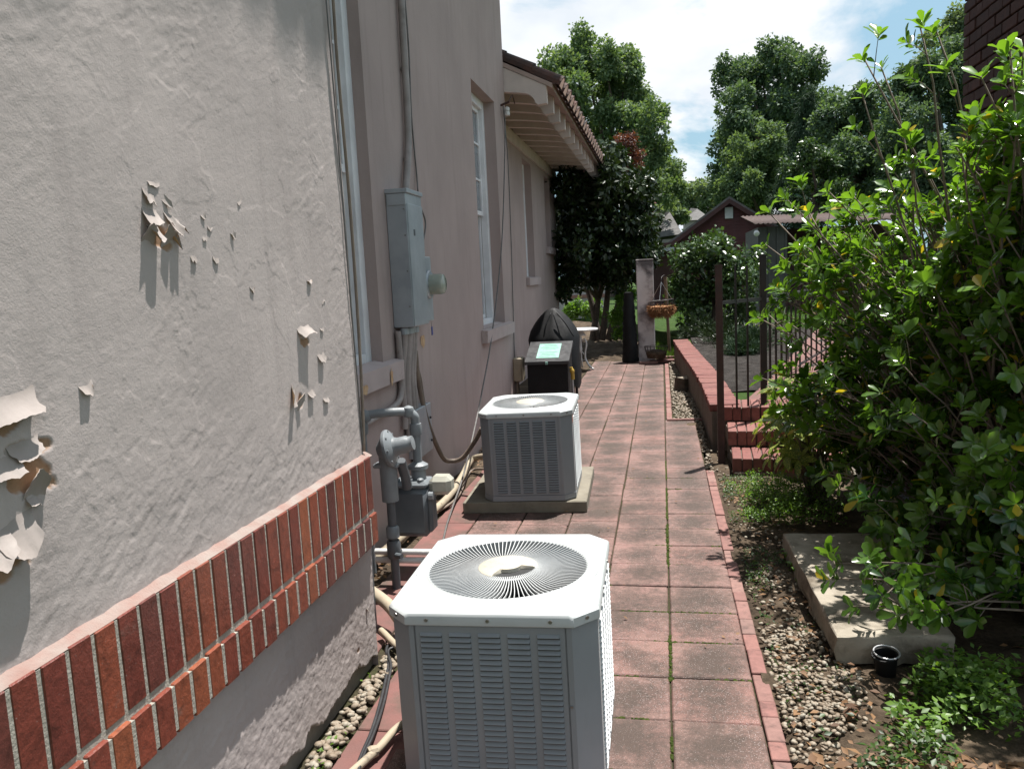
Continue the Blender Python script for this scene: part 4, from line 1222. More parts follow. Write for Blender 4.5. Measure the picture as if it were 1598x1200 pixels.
MB().tube([pw+Vector((.09, 0, .03)), pw+Vector((.12, .1, .12)), pw+Vector((.12, .22, .05))], 0.007, 6).build('hook', 'rust_iron', ins)
jb = thing('junction_box', 'small tan outdoor junction box low on the wall near the covered grill', 'junction box', (WB, 8.95, 0.35))
MB().box((WB+.05, 8.95, 0.52), (0.10, 0.19, 0.27), bev=0.012).build('box', 'beige_pipe', jb)
MB().box((WB+.103, 8.95, 0.52), (0.008, 0.17, 0.25), bev=0.004).build('cover', 'beige_pipe', jb)
for dy in (-.03, .04):
    MB().tube([(WB+.03, 8.95+dy, 0.385), (WB+.03, 8.95+dy, 0.0)], 0.013, 8).build('tube', 'brown_conduit', jb)
# cord at the corner of the bay
cable('corner_cord', 'brown cord hanging loosely down the corner of the peeling bay', [(BX+.035, 2.95, 3.4), (BX+.03, 2.955, 2.7), (BX+.022, 2.97, 2.35), (BX+.018, 3.0, 1.9), (BX+.016, 3.004, 1.5), (BX+.012, 3.0, 1.15), (BX+.008, 2.985, 0.89)], 0.0065, 'brown_conduit')
cable('thin_cord', 'thin grey cord hanging beside the brown cord at the bay corner', [(BX+.012, 2.93, 2.6), (BX+.008, 2.955, 2.0), (BX+.006, 2.965, 1.5), (BX+.006, 2.98, 1.0), (BX+.006, 2.985, 0.89)], 0.003, 'grey_cable')

# ================================================================== GAS METER
gm = thing('gas_meter', 'grey gas meter with regulator and pipework at the corner of the bay', 'gas meter', (-1.36, 3.9, 0))
ix, iy = -1.375, 3.78
MB().tube([(ix, iy, -0.02), (ix, iy, 0.50)], 0.022, 12).build('inlet_pipe', 'meter_body', gm, smooth=True)
vb = MB().lathe([(0.03, 0), (0.036, .02), (0.036, .075), (0.03, .095)], 14, Mx((ix, iy, 0.16))).build('valve', 'meter_body', gm, smooth=True)
MB().tube([(ix+.02, iy-.03, .185), (ix+.055, iy-.045, .185)], 0.014, 10).build('valve_key', 'meter_body', vb)
MB().lathe([(0.034, 0), (0.034, .05), (0.026, .06)], 12, Mx((ix, iy, 0.27))).build('union', 'grey_paint', gm, smooth=True)
for dz in (0.13, 0.175):
    MB().tube([(ix-.12, iy+.05, dz), (ix+.4, iy+.05, dz)], 0.016, 10).build('cross_pipe', 'white_iron', gm, smooth=True)
# regulator
rc = Vector((ix, iy, 0.62))
MB().tube([(ix, iy, 0.46), (ix, iy, 0.74)], [.042, .046], 14).build('regulator_body', 'grey_paint', gm, smooth=True)
MB().box((ix-.005, iy, 0.645), (0.13, 0.07, 0.022), bev=0.006).build('flange', 'grey_paint', gm)
Mr = Matrix.Translation((ix+.02, iy-.02, 0.735)) @ Matrix.Rotation(R(78), 4, 'Y') @ Matrix.Rotation(R(-4), 4, 'X')
MB().lathe([(0.03, -.06), (0.045, -.045), (0.075, -.02), (0.092, -.012), (0.095, -.004), (0.095, .004), (0.088, .012), (0.05, .03), (0.043, .05), (0.043, .095), (0.036, .105), (0.036, .125), (0.0, .128)], 26, Mr).build('diaphragm', 'grey_paint', gm, smooth=True)
for k in range(8):
    a = 2*PI*k/8
    MB().tube([Mr @ Vector((.084*math.cos(a), .084*math.sin(a), -.014)), Mr @ Vector((.084*math.cos(a), .084*math.sin(a), .018))], 0.006, 6).build('bolt', 'grey_paint', gm)
MB().tube([(ix+.06, iy+.02, 0.66), (ix+.06, iy+.08, 0.56), (ix+.06, iy+.1, 0.50)], 0.026, 10).build('outlet_neck', 'meter_body', gm, smooth=True)
# meter case
mx, my = -1.345, 4.06
mc = MB()
prof = [(-.105, .20), (.105, .20), (.105, .48), (.085, .505), (-.085, .505), (-.105, .48)]
mc.box((mx, my, 0.335), (0.215, 0.17, 0.27), bev=0.03)
case = mc.build('meter_case', 'meter_body', gm, smooth=True)
MB().box((mx, my, 0.482), (0.20, 0.16, 0.035), bev=0.014).build('case_top', 'grey_paint', case)
for dx in (-.07, .0, .06):
    MB().lathe([(.018, 0), (.018, .012), (.01, .018)], 8, Mx((mx+dx, my-.05, 0.50))).build('top_lug', 'grey_paint', case)
MB().box((mx+.105, my-.02, 0.335), (0.03, 0.10, 0.22), bev=0.012).build('side_plate', 'meter_body', case)
MB().tube([(mx+.11, my-.075, .43), (mx+.135, my-.075, .43)], 0.022, 12).build('cap', 'grey_paint', case)
pm('index_glass', (0.42, 0.41, 0.34), (0.34, 0.33, 0.28), 12, 0.25)
MB().box((mx+.165, my-.01, 0.475), (0.12, 0.11, 0.10), bev=0.024).build('index_box', 'index_glass', case)
MB().lathe([(.04, 0), (.04, .05), (.055, .055), (.055, .075), (.03, .09), (0, .095)], 16, Mx((mx+.03, my+.02, .50))).build('outlet_union', 'grey_paint', gm, smooth=True)
MB().tube(curve([(mx+.03, my+.02, .58), (mx+.03, my+.02, .80), (mx+.025, my+.015, .845), (mx-.02, my-.0, .868), (mx-.18, my-.06, .868), (mx-.225, my-.075, .85), (mx-.235, my-.08, .80), (mx-.235, my-.08, .0)], 5), 0.024, 12).build('outlet_pipe', 'grey_paint', gm, smooth=True)
for p, rr in (((mx+.0, my+.008, .866), .034), ((mx-.215, my-.072, .858), .036)):
    MB().lathe([(rr*.2, -rr), (rr*.8, -rr*.7), (rr, 0), (rr*.8, rr*.7), (rr*.2, rr)], 12, Mx(p)).build('elbow', 'grey_paint', gm, smooth=True)
MB().lathe([(.032, .80), (.035, .77), (.032, .74)], 12, Mx((mx+.03, my+.02, 0))).build('elbow_collar', 'grey_paint', gm, smooth=True)
MB().lathe([(.034, .83), (.036, .80), (.033, .765)], 12, Mx((mx-.235, my-.08, 0))).build('elbow_collar', 'grey_paint', gm, smooth=True)
vp = thing('vent_pipe', 'short capped dark pipe standing in the corner behind the brick ledge', 'pipe', (-1.37, 3.30, 0))
MB().tube([(-1.33, 3.30, -.02), (-1.33, 3.30, 0.62)], 0.023, 12).build('pipe', 'meter_body', vp, smooth=True)
MB().lathe([(.028, .60), (.031, .605), (.031, .655), (.022, .665), (0, .667)], 14, Mx((-1.33, 3.30, 0))).build('cap', 'grey_paint', vp, smooth=True)
bp = thing('buried_pipe', 'beige pipe and elbow emerging at the foot of the bay behind the condenser', 'pipe', (-1.2, 3.2, 0))
pipe('insulation', [(-1.45, 3.45, 0.16), (-1.25, 3.30, 0.12), (-1.1, 3.12, 0.09), (-0.9, 2.95, 0.07), (-0.7, 2.85, 0.08)], 0.028, 'beige_pipe', bp)
pipe('drain', [(-1.25, 3.20, 0.04), (-1.08, 3.02, 0.035), (-0.86, 2.93, 0.03)], 0.014, 'beige_pipe', bp)
cable('ground_cable', 'pair of black cables lying on the red concrete beside the near condenser', [(-0.84, 3.0, .03), GP(612, 1005, .02), GP(606, 1040, .015), GP(595, 1090, .015), GP(580, 1140, .02), GP(563, 1180, .02), GP(552, 1215, .02)], 0.007, 'black_rubber')
cable('ground_cable', 'second black cable running close beside the first on the red concrete', [(-0.83, 2.98, .045), GP(614, 1010, .03), GP(610, 1042, .025), GP(600, 1092, .02), GP(584, 1142, .03), GP(567, 1180, .03), GP(555, 1215, .03)], 0.006, 'black_rubber')
pd = thing('plastic_drain', 'cream plastic drain pipe on the ground by the near condenser', 'pipe', GP(590, 1165, 0))
pipe('pipe', [GP(545, 1208, .025), GP(590, 1168, .03), GP(628, 1130, .035), (-0.80, 2.52, .04)], 0.014, 'beige_pipe', pd)
MB().lathe([(.018, 0), (.021, .01), (.018, .03)], 10, Mx(GP(575, 1175, .03), (0, R(90), R(40)))).build('coupling', 'beige_pipe', pd)

# ================================================================== GRILL CORNER
gr = thing('covered_grill', 'barbecue grill under a black vinyl cover against the house wall', 'grill', (-1.38, 10.1, 0))
def cover():
    mb = MB(); n = 40
    prof = [(0.16, 1.0, 1.02), (0.30, 1.02, 1.05), (0.45, 1.0, 1.0), (0.62, .98, .97), (0.76, .96, .93), (0.81, .94, .88), (0.89, .86, .72), (0.98, .68, .54), (1.06, .46, .36), (1.12, .22, .20), (1.145, .10, .10), (1.15, .0, .0)]
    rows = []
    for j, (z, sx, sy) in enumerate(prof):
        row = []
        for k in range(n):
            a = 2*PI*k/n
            e = 0.32
            cx_, sn = math.cos(a), math.sin(a)
            r_ = 1/((abs(cx_)**(2/e*.5)+abs(sn)**(2/e*.5))**(e))
            f = 1+(0.016*math.sin(a*5+.5*j)+0.006*math.sin(a*11+j))*(1 if j < 5 else .35)
            zz = z
            if j == 0: zz = z+0.03*math.sin(a*5)
            dr = 0.02*math.sin(3*a+0.8)*(1 if 3 < j < 10 else 0)
            row.append((-1.36+cx_*r_*0.315*sx*f+dr, 10.15+sn*r_*0.30*sy*f, zz-0.02*abs(math.sin(a*4))*(1 if 4 < j < 9 else 0)))
        rows.append(row)
    mb.grid(rows, True)
    return mb
cover().build('cover', 'black_vinyl', gr, smooth='all')
for dx in (-.24, .24):
    for dy in (-.2, .2):
        MB().box((-1.36+dx, 10.15+dy, 0.13), (0.035, 0.035, 0.26)).build('leg', 'black_iron', gr)
# folds that stand out where the cover hangs over the lid
for (p0, p1, p2) in (((-1.33, 9.93, 1.09), (-1.28, 9.86, .95), (-1.24, 9.83, .80)), ((-1.30, 9.98, 1.10), (-1.18, 9.92, .96), (-1.08, 9.87, .80)), ((-1.36, 9.95, 1.1), (-1.42, 9.87, .95), (-1.45, 9.84, .8))):
    MB().tube(curve([p0, p1, p2], 6), [.003]+[.009]*11+[.003], 8).build('fold', 'black_vinyl', gr, smooth='all')
db = thing('deck_box', 'black storage box with sloping grey lid in front of the covered grill', 'storage box', (-1.27, 8.95, 0))
prof = [(8.72, 0.0), (8.74, 0.60), (9.16, 0.76), (9.18, 0.0)]
Mp = Matrix(((0, 0, 1, 0), (1, 0, 0, 0), (0, 1, 0, 0), (0, 0, 0, 1)))
MB().prism(prof, -1.485, -1.035, Mp).build('body', 'black_plastic', db)
MB().prism([(8.695, 0.592), (8.695, 0.625), (9.17, 0.805), (9.20, 0.79), (9.20, 0.772)], -1.505, -1.015, Mp).build('lid', 'lid_plastic', db)
sl_ = math.atan2(0.18, 0.475)
Ml = Matrix.Translation((-1.262, 8.935, 0.7195)) @ Matrix.Rotation(sl_, 4, 'X')
lab = MB().box((0, 0, 0), (0.25, 0.36, 0.004), Ml).build('label_sheet', 'green_print', db)
for k in range(9):
    if k == 4: continue
    ink = MB()
    MB().box((-0.0, -0.15+k*0.037, 0.003), (0.20-0.03*(k % 3), 0.010, 0.001), Ml).build('print_line', 'print_ink', lab)
MB().box((-1.262, 8.69, 0.606), (0.03, 0.012, 0.03), bev=0.003).build('clasp', 'green_print', db)
br = thing('pole_handle', 'silver pole with a yellow grip leaning on the black storage box', 'pole', (-1.0, 9.0, 0))
p0, p1 = WY(895, 618, 8.85), WY(893, 582, 8.85)
MB().tube([Vector((p0.x, 8.85, 0.0)), p1], 0.012, 8).build('pole', 'silver', br, smooth=True)
q0, q1 = WY(894, 592, 8.85), WY(891, 573, 8.85)
MB().tube(curve([q0, (q0+q1)/2+Vector((.006, 0, 0)), q1], 4), [.02]*5+[.027]*2+[.018]*2, 10).build('grip', 'yellow_plastic', br, smooth=True)
# bistro table
tb = thing('bistro_table', 'white cast-iron bistro table with round top and curved legs', 'table', (-1.33, 13.2, 0))
MB().lathe([(0.0, .645), (.29, .645), (.30, .655), (.30, .668), (.28, .674), (0, .674)], 36, Mx((-1.34, 13.2, 0))).build('table_top', 'white_iron', tb, smooth=True)
MB().lathe([(.10, .56), (.075, .60), (.03, .645)], 18, Mx((-1.34, 13.2, 0))).build('top_boss', 'white_iron', tb, smooth=True)
MB().lathe([(.02, .28), (.03, .34), (.018, .42), (.028, .50), (.02, .57)], 14, Mx((-1.34, 13.2, 0))).build('stem', 'white_iron', tb, smooth=True)
for k in range(3):
    a = -0.5+2*PI*k/3
    c_, s_ = math.cos(a), math.sin(a)
    P = lambda r_, z_: (-1.34+r_*c_, 13.2+r_*s_, z_)
    MB().tube(curve([P(.02, .47), P(.09, .50), P(.12, .42), P(.09, .28), P(.10, .16), P(.17, .06), P(.24, .015)], 5), [.014]*20+[.018]*11, 7).build('leg', 'white_iron', tb, smooth='all')
    MB().tube(curve([P(.02, .30), P(.07, .25), P(.08, .17), P(.05, .15)], 4), .009, 6).build('scroll', 'white_iron', tb, smooth='all')

# ================================================================== PILLAR AND WHAT STANDS ROUND IT
pl = thing('stucco_pillar', 'tall square stucco pillar with black mildew stains at the end of the walk', 'pillar', (-0.29, 14.28, 0))
MB().box((-0.285, 14.3, 0.855), (0.29, 0.29, 1.75), bev=0.012).build('shaft', 'pillar_stucco', pl)
MB().box((-0.285, 14.3, 1.745), (0.30, 0.30, 0.03), bev=0.008).build('coping', 'pillar_stucco', pl)
MB().lathe([(.035, 0), (.042, .004), (.042, .012), (.03, .012)], 16, Mx((-0.25, 14.148, 1.62), (R(90), 0, 0))).build('boss', 'pillar_stucco', pl)
pot = thing('tall_planter', 'tall ribbed black planter beside the stained pillar', 'planter', (-0.56, 14.15, 0))
pr = [(.0, 0.0)]
for k in range(24):
    z = 1.19*k/23
    r_ = 0.145-0.062*(z/1.19)+(0.006 if k % 2 else -.004)
    pr.append((r_, z))
pr += [(.085, 1.19), (.06, 1.17), (.0, 1.15)]
MB().lathe(pr, 26, Mx((-0.57, 14.15, 0))).build('body', 'black_plastic', pot, smooth=True)
MB().lathe([(.055, 1.18), (.075, 1.185), (.078, 1.205), (.06, 1.21), (0, 1.205)], 20, Mx((-0.57, 14.15, 0))).build('rim', 'black_plastic', pot, smooth=True)
# hanging basket
hb = thing('hanging_basket', 'wire hanging basket with shaggy brown coir liner in front of the pillar', 'basket', (-0.02, 13.95, 0.8))
cx0 = Vector((-0.02, 13.95, 0))
def ringpts(r, z, n=32, tilt=0.0): return [cx0+Vector((r*math.cos(2*PI*k/n), r*math.sin(2*PI*k/n), z+tilt*math.cos(2*PI*k/n))) for k in range(n+1)]
MB().tube(ringpts(.205, 1.05, tilt=.02), .008, 6, cap=False).build('rim', 'black_iron', hb, smooth='all')
for k in range(12):
    a = 2*PI*k/12
    MB().tube(curve([cx0+Vector((.205*math.cos(a), .205*math.sin(a), 1.05+.02*math.cos(a))), cx0+Vector((.215*math.cos(a), .215*math.sin(a), .93)), cx0+Vector((.15*math.cos(a), .15*math.sin(a), .82)), cx0+Vector((.03*math.cos(a), .03*math.sin(a), .78))], 4), .005, 5).build('rib', 'black_iron', hb, smooth='all')
rg = np.random.default_rng(4)
n = 2600
a = rg.random(n)*2*PI; ph = rg.random(n)
rr = 0.20*np.sqrt(1-(ph*0.85)**2.2)
pos = np.stack([cx0.x+rr*np.cos(a), cx0.y+rr*np.sin(a), .955-ph*.17+rg.normal(0, .012, n)], -1)
dr = np.stack([np.cos(a)*.7, np.sin(a)*.7, -0.5+rg.normal(0, .5, n)], -1)+rg.normal(0, .5, (n, 3))
me = leaf_mesh('liner', 'blade', pos, dr, rg.normal(0, 1, (n, 3)), rg.uniform(.03, .085, n), 'dry_leaf', rg)
me.materials[0] = MATS['coir']
lo = link('liner', me, hb); lo.location = -OFF[hb.name]; lo['kind'] = 'stuff'
inn = MB().lathe([(.0, .79), (.10, .80), (.17, .86), (.195, .95), (.17, .955), (.0, .93)], 24, Mx(cx0)); inn.build('liner_core', 'coir', hb, smooth=True)
for k in range(3):
    a = 2*PI*k/3+.4
    MB().tube([cx0+Vector((.2*math.cos(a), .2*math.sin(a), 1.06)), cx0+Vector((.01, .03, 1.36))], .0025, 5).build('chain', 'silver', hb)
hp = thing('wooden_post', 'weathered wooden post with a hook holding the hanging basket', 'post', (0.10, 14.35, 0))
MB().tube([(0.11, 14.35, -.02), (0.085, 14.35, 0.7), (0.06, 14.35, 1.44)], [.028, .026, .03], 8).build('post', 'old_wood', hp, smooth=True)
MB().tube(curve([(0.06, 14.33, 1.40), (0.05, 14.2, 1.47), (0.0, 14.02, 1.44), (-0.01, 13.98, 1.37)], 5), .007, 6).build('hook', 'black_iron', hp, smooth='all')
wb = thing('wire_planter', 'low black wire planter basket filled with dark soil at the pillar foot', 'basket', (-0.12, 13.8, 0))
c1 = Vector((-0.12, 13.82, 0))
for r_, z in ((.20, .29), (.185, .22), (.16, .14)):
    MB().tube([c1+Vector((r_*math.cos(2*PI*k/28), r_*.8*math.sin(2*PI*k/28), z)) for k in range(29)], .005, 5, cap=False).build('hoop', 'black_iron', wb, smooth='all')
for k in range(18):
    a = 2*PI*k/18
    MB().tube([c1+Vector((.20*math.cos(a), .16*math.sin(a), .29)), c1+Vector((.15*math.cos(a), .12*math.sin(a), .09))], .0035, 5).build('wire', 'black_iron', wb)
MB().lathe([(.0, .085), (.15, .09), (.175, .17), (.16, .20), (.08, .225), (0, .23)], 20, Mx(c1)).build('soil', 'soil', wb, smooth=True)
for i, (x, y, z, L, rz, lb) in enumerate(((-0.25, 13.72, .025, .30, .12, 'flat brick paver lying lowest in front of the wire planter'), (-0.02, 13.86, .03, .42, .2, 'long brick paver lying under the wire planter'), (0.03, 14.0, .075, .30, .25, 'brick paver lying across the others behind the wire planter'))):
    o = MB().box((0, 0, 0), (L, 0.12, 0.045), bev=0.006).build('loose_paver', 'edge_brick'); o.location = (x, y, z); o.rotation_euler = (0, 0, rz)
    tag(o, lb, 'paver', 'loose pavers at the pillar foot')
lg = MB().tube(curve([GP(1030, 522, .12), GP(1042, 514, .14), GP(1055, 507, .17)], 4), [.05]*9, 10).build('cut_log', 'old_wood', smooth=True)
tag(lg, 'short cut log lying in the grass behind the wooden post', 'log')
# stump
st = thing('tree_stump', 'small sawn tree stump standing in the gravel beside the retaining wall', 'stump', (0.25, 10.55, 0))
rows = []
for j, (z, f) in enumerate(((-0.02, 1.12), (0.03, 1.03), (.09, .97), (.15, .95), (.17, .98))):
    rows.append([(0.25+0.125*f*(1+.08*math.sin(3*a+1)+.04*math.sin(7*a))*math.cos(a), 10.55+0.125*f*(1+.08*math.sin(3*a+1)+.04*math.sin(7*a))*math.sin(a), z+.012*math.sin(2*a)*(z > .1)) for a in [2*PI*k/24 for k in range(24)]])
MB().grid(rows, True).build('bark', 'bark', st, smooth=True)
tp = MB(); tp.add(rows[-1]+[(0.25, 10.55, .155)], [(k, (k+1) % 24, 24) for k in range(24)]); tp.build('sawn_top', 'stump_top', st)

# ================================================================== RETAINING WALL, STEPS, RAILING
rw = thing('retaining_wall', 'low curved retaining wall with red brick capping beside the walk', 'retaining wall', (0.45, 10, 0))
C_ = curve([(.395, 6.98, 0), (.385, 8, 0), (.362, 9, 0), (.322, 10, 0), (.28, 11, 0), (.242, 12, 0), (.20, 13, 0), (.175, 13.65, 0)], 8)
L_ = MB()
r0 = []; 
for i, p in enumerate(C_):
    t_ = (C_[min(i+1, len(C_)-1)]-C_[max(i-1, 0)]).normalized()
    nrm = Vector((t_.y, -t_.x, 0))
    a, b = p, p+nrm*0.21
    r0.append([(a.x, a.y, -.04), (a.x+.004*math.sin(i), a.y, .15), (a.x, a.y, .333), (b.x, b.y, .333), (b.x, b.y, -.04)])
L_.grid(r0)
L_.add(r0[0], [(0, 1, 2, 3, 4)]); L_.add(r0[-1], [(4, 3, 2, 1, 0)])
L_.build('wall', 'retaining', rw)
mort = MB()
mort.grid([[(q[2][0]+.008, q[2][1], .332), (q[2][0]+.008, q[2][1], .388), (q[3][0]-.0+.02, q[3][1], .388), (q[3][0]+.02, q[3][1], .332)] for q in r0])
mort.build('capping_bed', 'mortar', rw)
cap = box_mesh('cap_brick', (0.245, 0.064, 0.062), 'step_brick', 0.004)
acc = 0.0; nxt = 0.03
for i in range(len(C_)-1):
    seg = (C_[i+1]-C_[i]); L = seg.length
    while nxt <= acc+L:
        p = C_[i]+seg*((nxt-acc)/L)
        t_ = seg.normalized(); nrm = Vector((t_.y, -t_.x, 0))
        q = p+nrm*0.108
        piece('cap_brick', cap, rw, (q.x+rnd.uniform(-.006, .006), q.y, .367+rnd.uniform(-.003, .003)), (R(rnd.uniform(-1, 1)), R(rnd.uniform(-1, 1)), math.atan2(nrm.y, nrm.x)+R(rnd.uniform(-1.5, 1.5))))
        nxt += 0.0745
    acc += L
sp = thing('brick_steps', 'three red brick steps climbing beside the iron post to the garden', 'steps', (0.95, 6.5, 0))
sb = box_mesh('step_brick', (0.066, 0.40, 0.118), 'step_brick', 0.004)
for k, (yf, zt_) in enumerate(((6.08, .135), (6.48, .262), (6.88, .388))):
    MB().box((0.90, yf+.24, zt_-.075), (0.80, 0.44, 0.115)).build('mortar_bed', 'retaining', sp)
    if k: MB().box((0.90, yf+.26, zt_/2-.075), (0.78, 0.40, max(.02, zt_-.15))).build('core', 'retaining', sp)
    x = 0.50+0.033
    while x < 1.30:
        piece('step_brick', sb, sp, (x, yf+.20-.12*(x-.5)*.6, zt_-.059+rnd.uniform(-.002, .002)), (R(rnd.uniform(-.5, .5)), 0, R(-4+rnd.uniform(-.8, .8))))
        x += 0.0745
MB().box((0.95, 6.4, 0.0), (0.90, .7, 0.06)).build('footing', 'retaining', sp)
ip = thing('iron_gate', 'rusty dark iron gate post and narrow railing panel beside the brick steps', 'railing', (0.42, 6.5, 0))
P1, P2 = Vector((0.435, 6.5, 0)), Vector((0.825, 7.0, 0))
MB().box((P1.x, P1.y, 0.77), (0.052, 0.052, 1.58), bev=0.003).build('post', 'rust_iron', ip)
MB().box((P2.x, P2.y, 1.0), (0.052, 0.052, 1.25), bev=0.003).build('post', 'black_iron', ip)
MB().box((P1.x, P1.y, 1.565), (0.058, 0.058, 0.012)).build('post_cap', 'rust_iron', ip)
MB().box((P2.x, P2.y, 1.63), (0.058, 0.058, 0.012)).build('post_cap', 'black_iron', ip)
d_ = P2-P1
ang = math.atan2(d_.y, d_.x)
for z in (1.275,):
    MB().box((0, 0, 0), (d_.length-.05, 0.014, 0.028), Matrix.Translation((P1+P2)/2+Vector((0, 0, z))) @ Matrix.Rotation(ang, 4, 'Z')).build('rail', 'black_iron', ip)
for f in (0.36, 0.62):
    q = P1+d_*f
    MB().box((q.x, q.y, 0.98), (0.016, 0.016, 1.15)).build('baluster', 'black_iron', ip)
fr_ = thing('iron_railing', 'dark iron railing with thin balusters running back from the gate post along the red walk', 'railing', (1.5, 9.3, .37))
Q = [P2, Vector((1.45, 9.1, 0)), Vector((2.35, 11.6, 0)), Vector((3.3, 14.2, 0))]
for i in range(3):
    a, b = Q[i], Q[i+1]
    d_ = b-a; ang = math.atan2(d_.y, d_.x)
    for z in (1.255, 0.47):
        if i == 0 and z < 1: continue
        MB().box((0, 0, 0), (d_.length-.03, 0.014, 0.026), Matrix.Translation((a+b)/2+Vector((0, 0, z))) @ Matrix.Rotation(ang, 4, 'Z')).build('rail', 'black_iron', fr_)
    nb = int(d_.length/0.30)
    for k in range(1, nb+1):
        q = a+d_*(k/nb)
        MB().box((q.x, q.y, 0.83), (0.018, 0.018, 0.93)).build('baluster', 'black_iron', fr_)

# ================================================================== BED IN FRONT OF THE BUSH
cs = MB()
def rough_slab(poly, z0, z1, seed):
    q = random.Random(seed)
    mb = MB(); pts = []
    for i in range(len(poly)):
        a, b = Vector((*poly[i], 0)), Vector((*poly[(i+1) % len(poly)], 0))
        for k in range(10):
            p = a.lerp(b, k/10)
            pts.append((p.x, p.y))
    c = (sum(p[0] for p in pts)/len(pts), sum(p[1] for p in pts)/len(pts))
    rows = []
    for z, s, j in ((z0, .975, .012), ((z0+z1)/2, .99, .012), (z1-.015, .998, .005), (z1-.004, .99, .003), (z1, .972, .002)):
        rows.append([(c[0]+(x-c[0])*s+q.uniform(-j, j), c[1]+(y-c[1])*s+q.uniform(-j, j), z+q.uniform(-.002, .002)) for x, y in pts])
    mb.grid(rows, True)
    n = len(pts)
    mb.add(rows[-1], [tuple(range(n))]); mb.add(rows[0], [tuple(range(n))[::-1]])
    return mb
o = rough_slab([(0.625, 3.10), (1.06, 3.13), (1.08, 4.38), (0.605, 4.36)], 0.005, 0.125, 5).build('concrete_slab', 'concrete', smooth=True)
tag(o, 'thick weathered concrete slab lying in the bed under the bush', 'concrete slab')
cu = thing('plastic_pot', 'empty black plastic pot with a grey rim sunk in the weeds', 'pot', GP(1383, 1052, 0))
cp_ = GP(1383, 1052, 0.0)
MB().lathe([(.0, .004), (.034, .0), (.043, .075), (.047, .078), (.047, .086), (.041, .086), (.033, .010), (.0, .012)], 24, Mx(cp_, (R(8), R(-6), 0))).build('pot', 'black_plastic', cu, smooth=True)
MB().tube([cp_+Vector((.045*math.cos(2*PI*k/24), .045*math.sin(2*PI*k/24), .088-.006*math.sin(2*PI*k/24)*-1)) for k in range(25)], .0035, 6, cap=False).build('rim', 'silver', cu, smooth='all')
# dark brick building at the edge of the picture
bb = thing('brick_building', 'dark brick wall rising at the edge of the picture behind the bush', 'building', (2.3, 5.3, 0))
BBX = 2.0
mb = MB().box((BBX+.56, 5.38, 1.80), (1.1, 1.16, 3.66)); mb.build('wall', 'mortar', bb)
MB().box((BBX+.55, 5.38, 3.66), (1.2, 1.24, 0.1)).build('coping', 'concrete', bb)
bk = box_mesh('brick', (0.055, 0.196, 0.062), 'dark_brick', 0.003)
hb_ = box_mesh('brick', (0.055, 0.092, 0.062), 'dark_brick', 0.003)
cnt = 0
rest = MB()
for j in range(49):
    z = 0.04+j*0.0735
    y = 5.94
    if j % 2: 
        y -= 0.0
    first = True
    while y > 4.95:
        L = 0.196
        if first and j % 2: L = 0.092
        first = False
        yc = y-L/2
        inview = 1.0 < z < 3.5 and yc > 4.55
        if inview and cnt < 296:
            piece('brick', bk if L > .1 else hb_, bb, (BBX-.008+rnd.uniform(-.003, .003), yc, z), (0, 0, R(rnd.uniform(-.6, .6)))); cnt += 1
        else:
            rest.box((BBX-.008, yc, z), (0.05, L, 0.062))
        y -= L+0.0115
o = rest.build('brickwork', 'dark_brick', bb); o['kind'] = 'stuff'

# ================================================================== VEGETATION
RG = np.random.default_rng(11)
def vec(p): return np.array([p[0], p[1], p[2]], float)
def scatter(name, V, F, pos, frames, scale, mat, rng, smooth=True, tone=None):
    n = len(pos); V = np.asarray(V, float); nv = len(V)
    P = V[None]*scale[:, None, :]
    P = np.einsum('nij,nvj->nvi', frames, P)+pos[:, None, :]
    base = []; starts = []; c = 0
    for f in F: base += list(f); starts.append(c); c += len(f)
    li = (np.array(base)[None]+(np.arange(n)*nv)[:, None]).reshape(-1)
    ls = (np.array(starts)[None]+(np.arange(n)*c)[:, None]).reshape(-1)
    me = bpy.data.meshes.new(name)
    me.vertices.add(n*nv); me.vertices.foreach_set('co', P.astype(np.float32).reshape(-1))
    me.loops.add(len(li)); me.loops.foreach_set('vertex_index', li.astype(np.int32))
    me.polygons.add(len(ls)); me.polygons.foreach_set('loop_start', ls.astype(np.int32))
    me.polygons.foreach_set('use_smooth', np.full(len(ls), smooth))
    me.update(calc_edges=True)
    me.materials.append(MATS[mat])
    at = me.attributes.new('tone', 'FLOAT', 'POINT'); at.data.foreach_set('value', np.repeat(rng.random(n), nv).astype(np.float32))
    return me
def rand_frames(n, rng, flat=0.3):
    """Random turns; flat near 0 keeps the local Z nearly upright."""
    a = rng.random(n)*2*PI
    up = unit(np.stack([rng.normal(0, flat, n), rng.normal(0, flat, n), np.ones(n)], -1))
    x = unit(np.cross(np.stack([np.cos(a), np.sin(a), np.zeros(n)], -1), up))
    y = np.cross(up, x)
    return np.stack([x, y, up], -1)
def blob():
    V = [(0, 0, -1)]; F = []
    for z, r in ((-.55, .83), (.1, .99), (.65, .76)):
        for k in range(7):
            a = 2*PI*k/7+z
            V.append((r*math.cos(a), r*math.sin(a), z))
    V.append((0, 0, 1))
    for k in range(7): F.append((0, 1+(k+1) % 7, 1+k)); F.append((15+k, 15+(k+1) % 7, 22))
    for j in range(2):
        for k in range(7): F.append((1+7*j+k, 1+7*j+(k+1) % 7, 8+7*j+(k+1) % 7, 8+7*j+k))
    return V, F
BV, BF = blob()

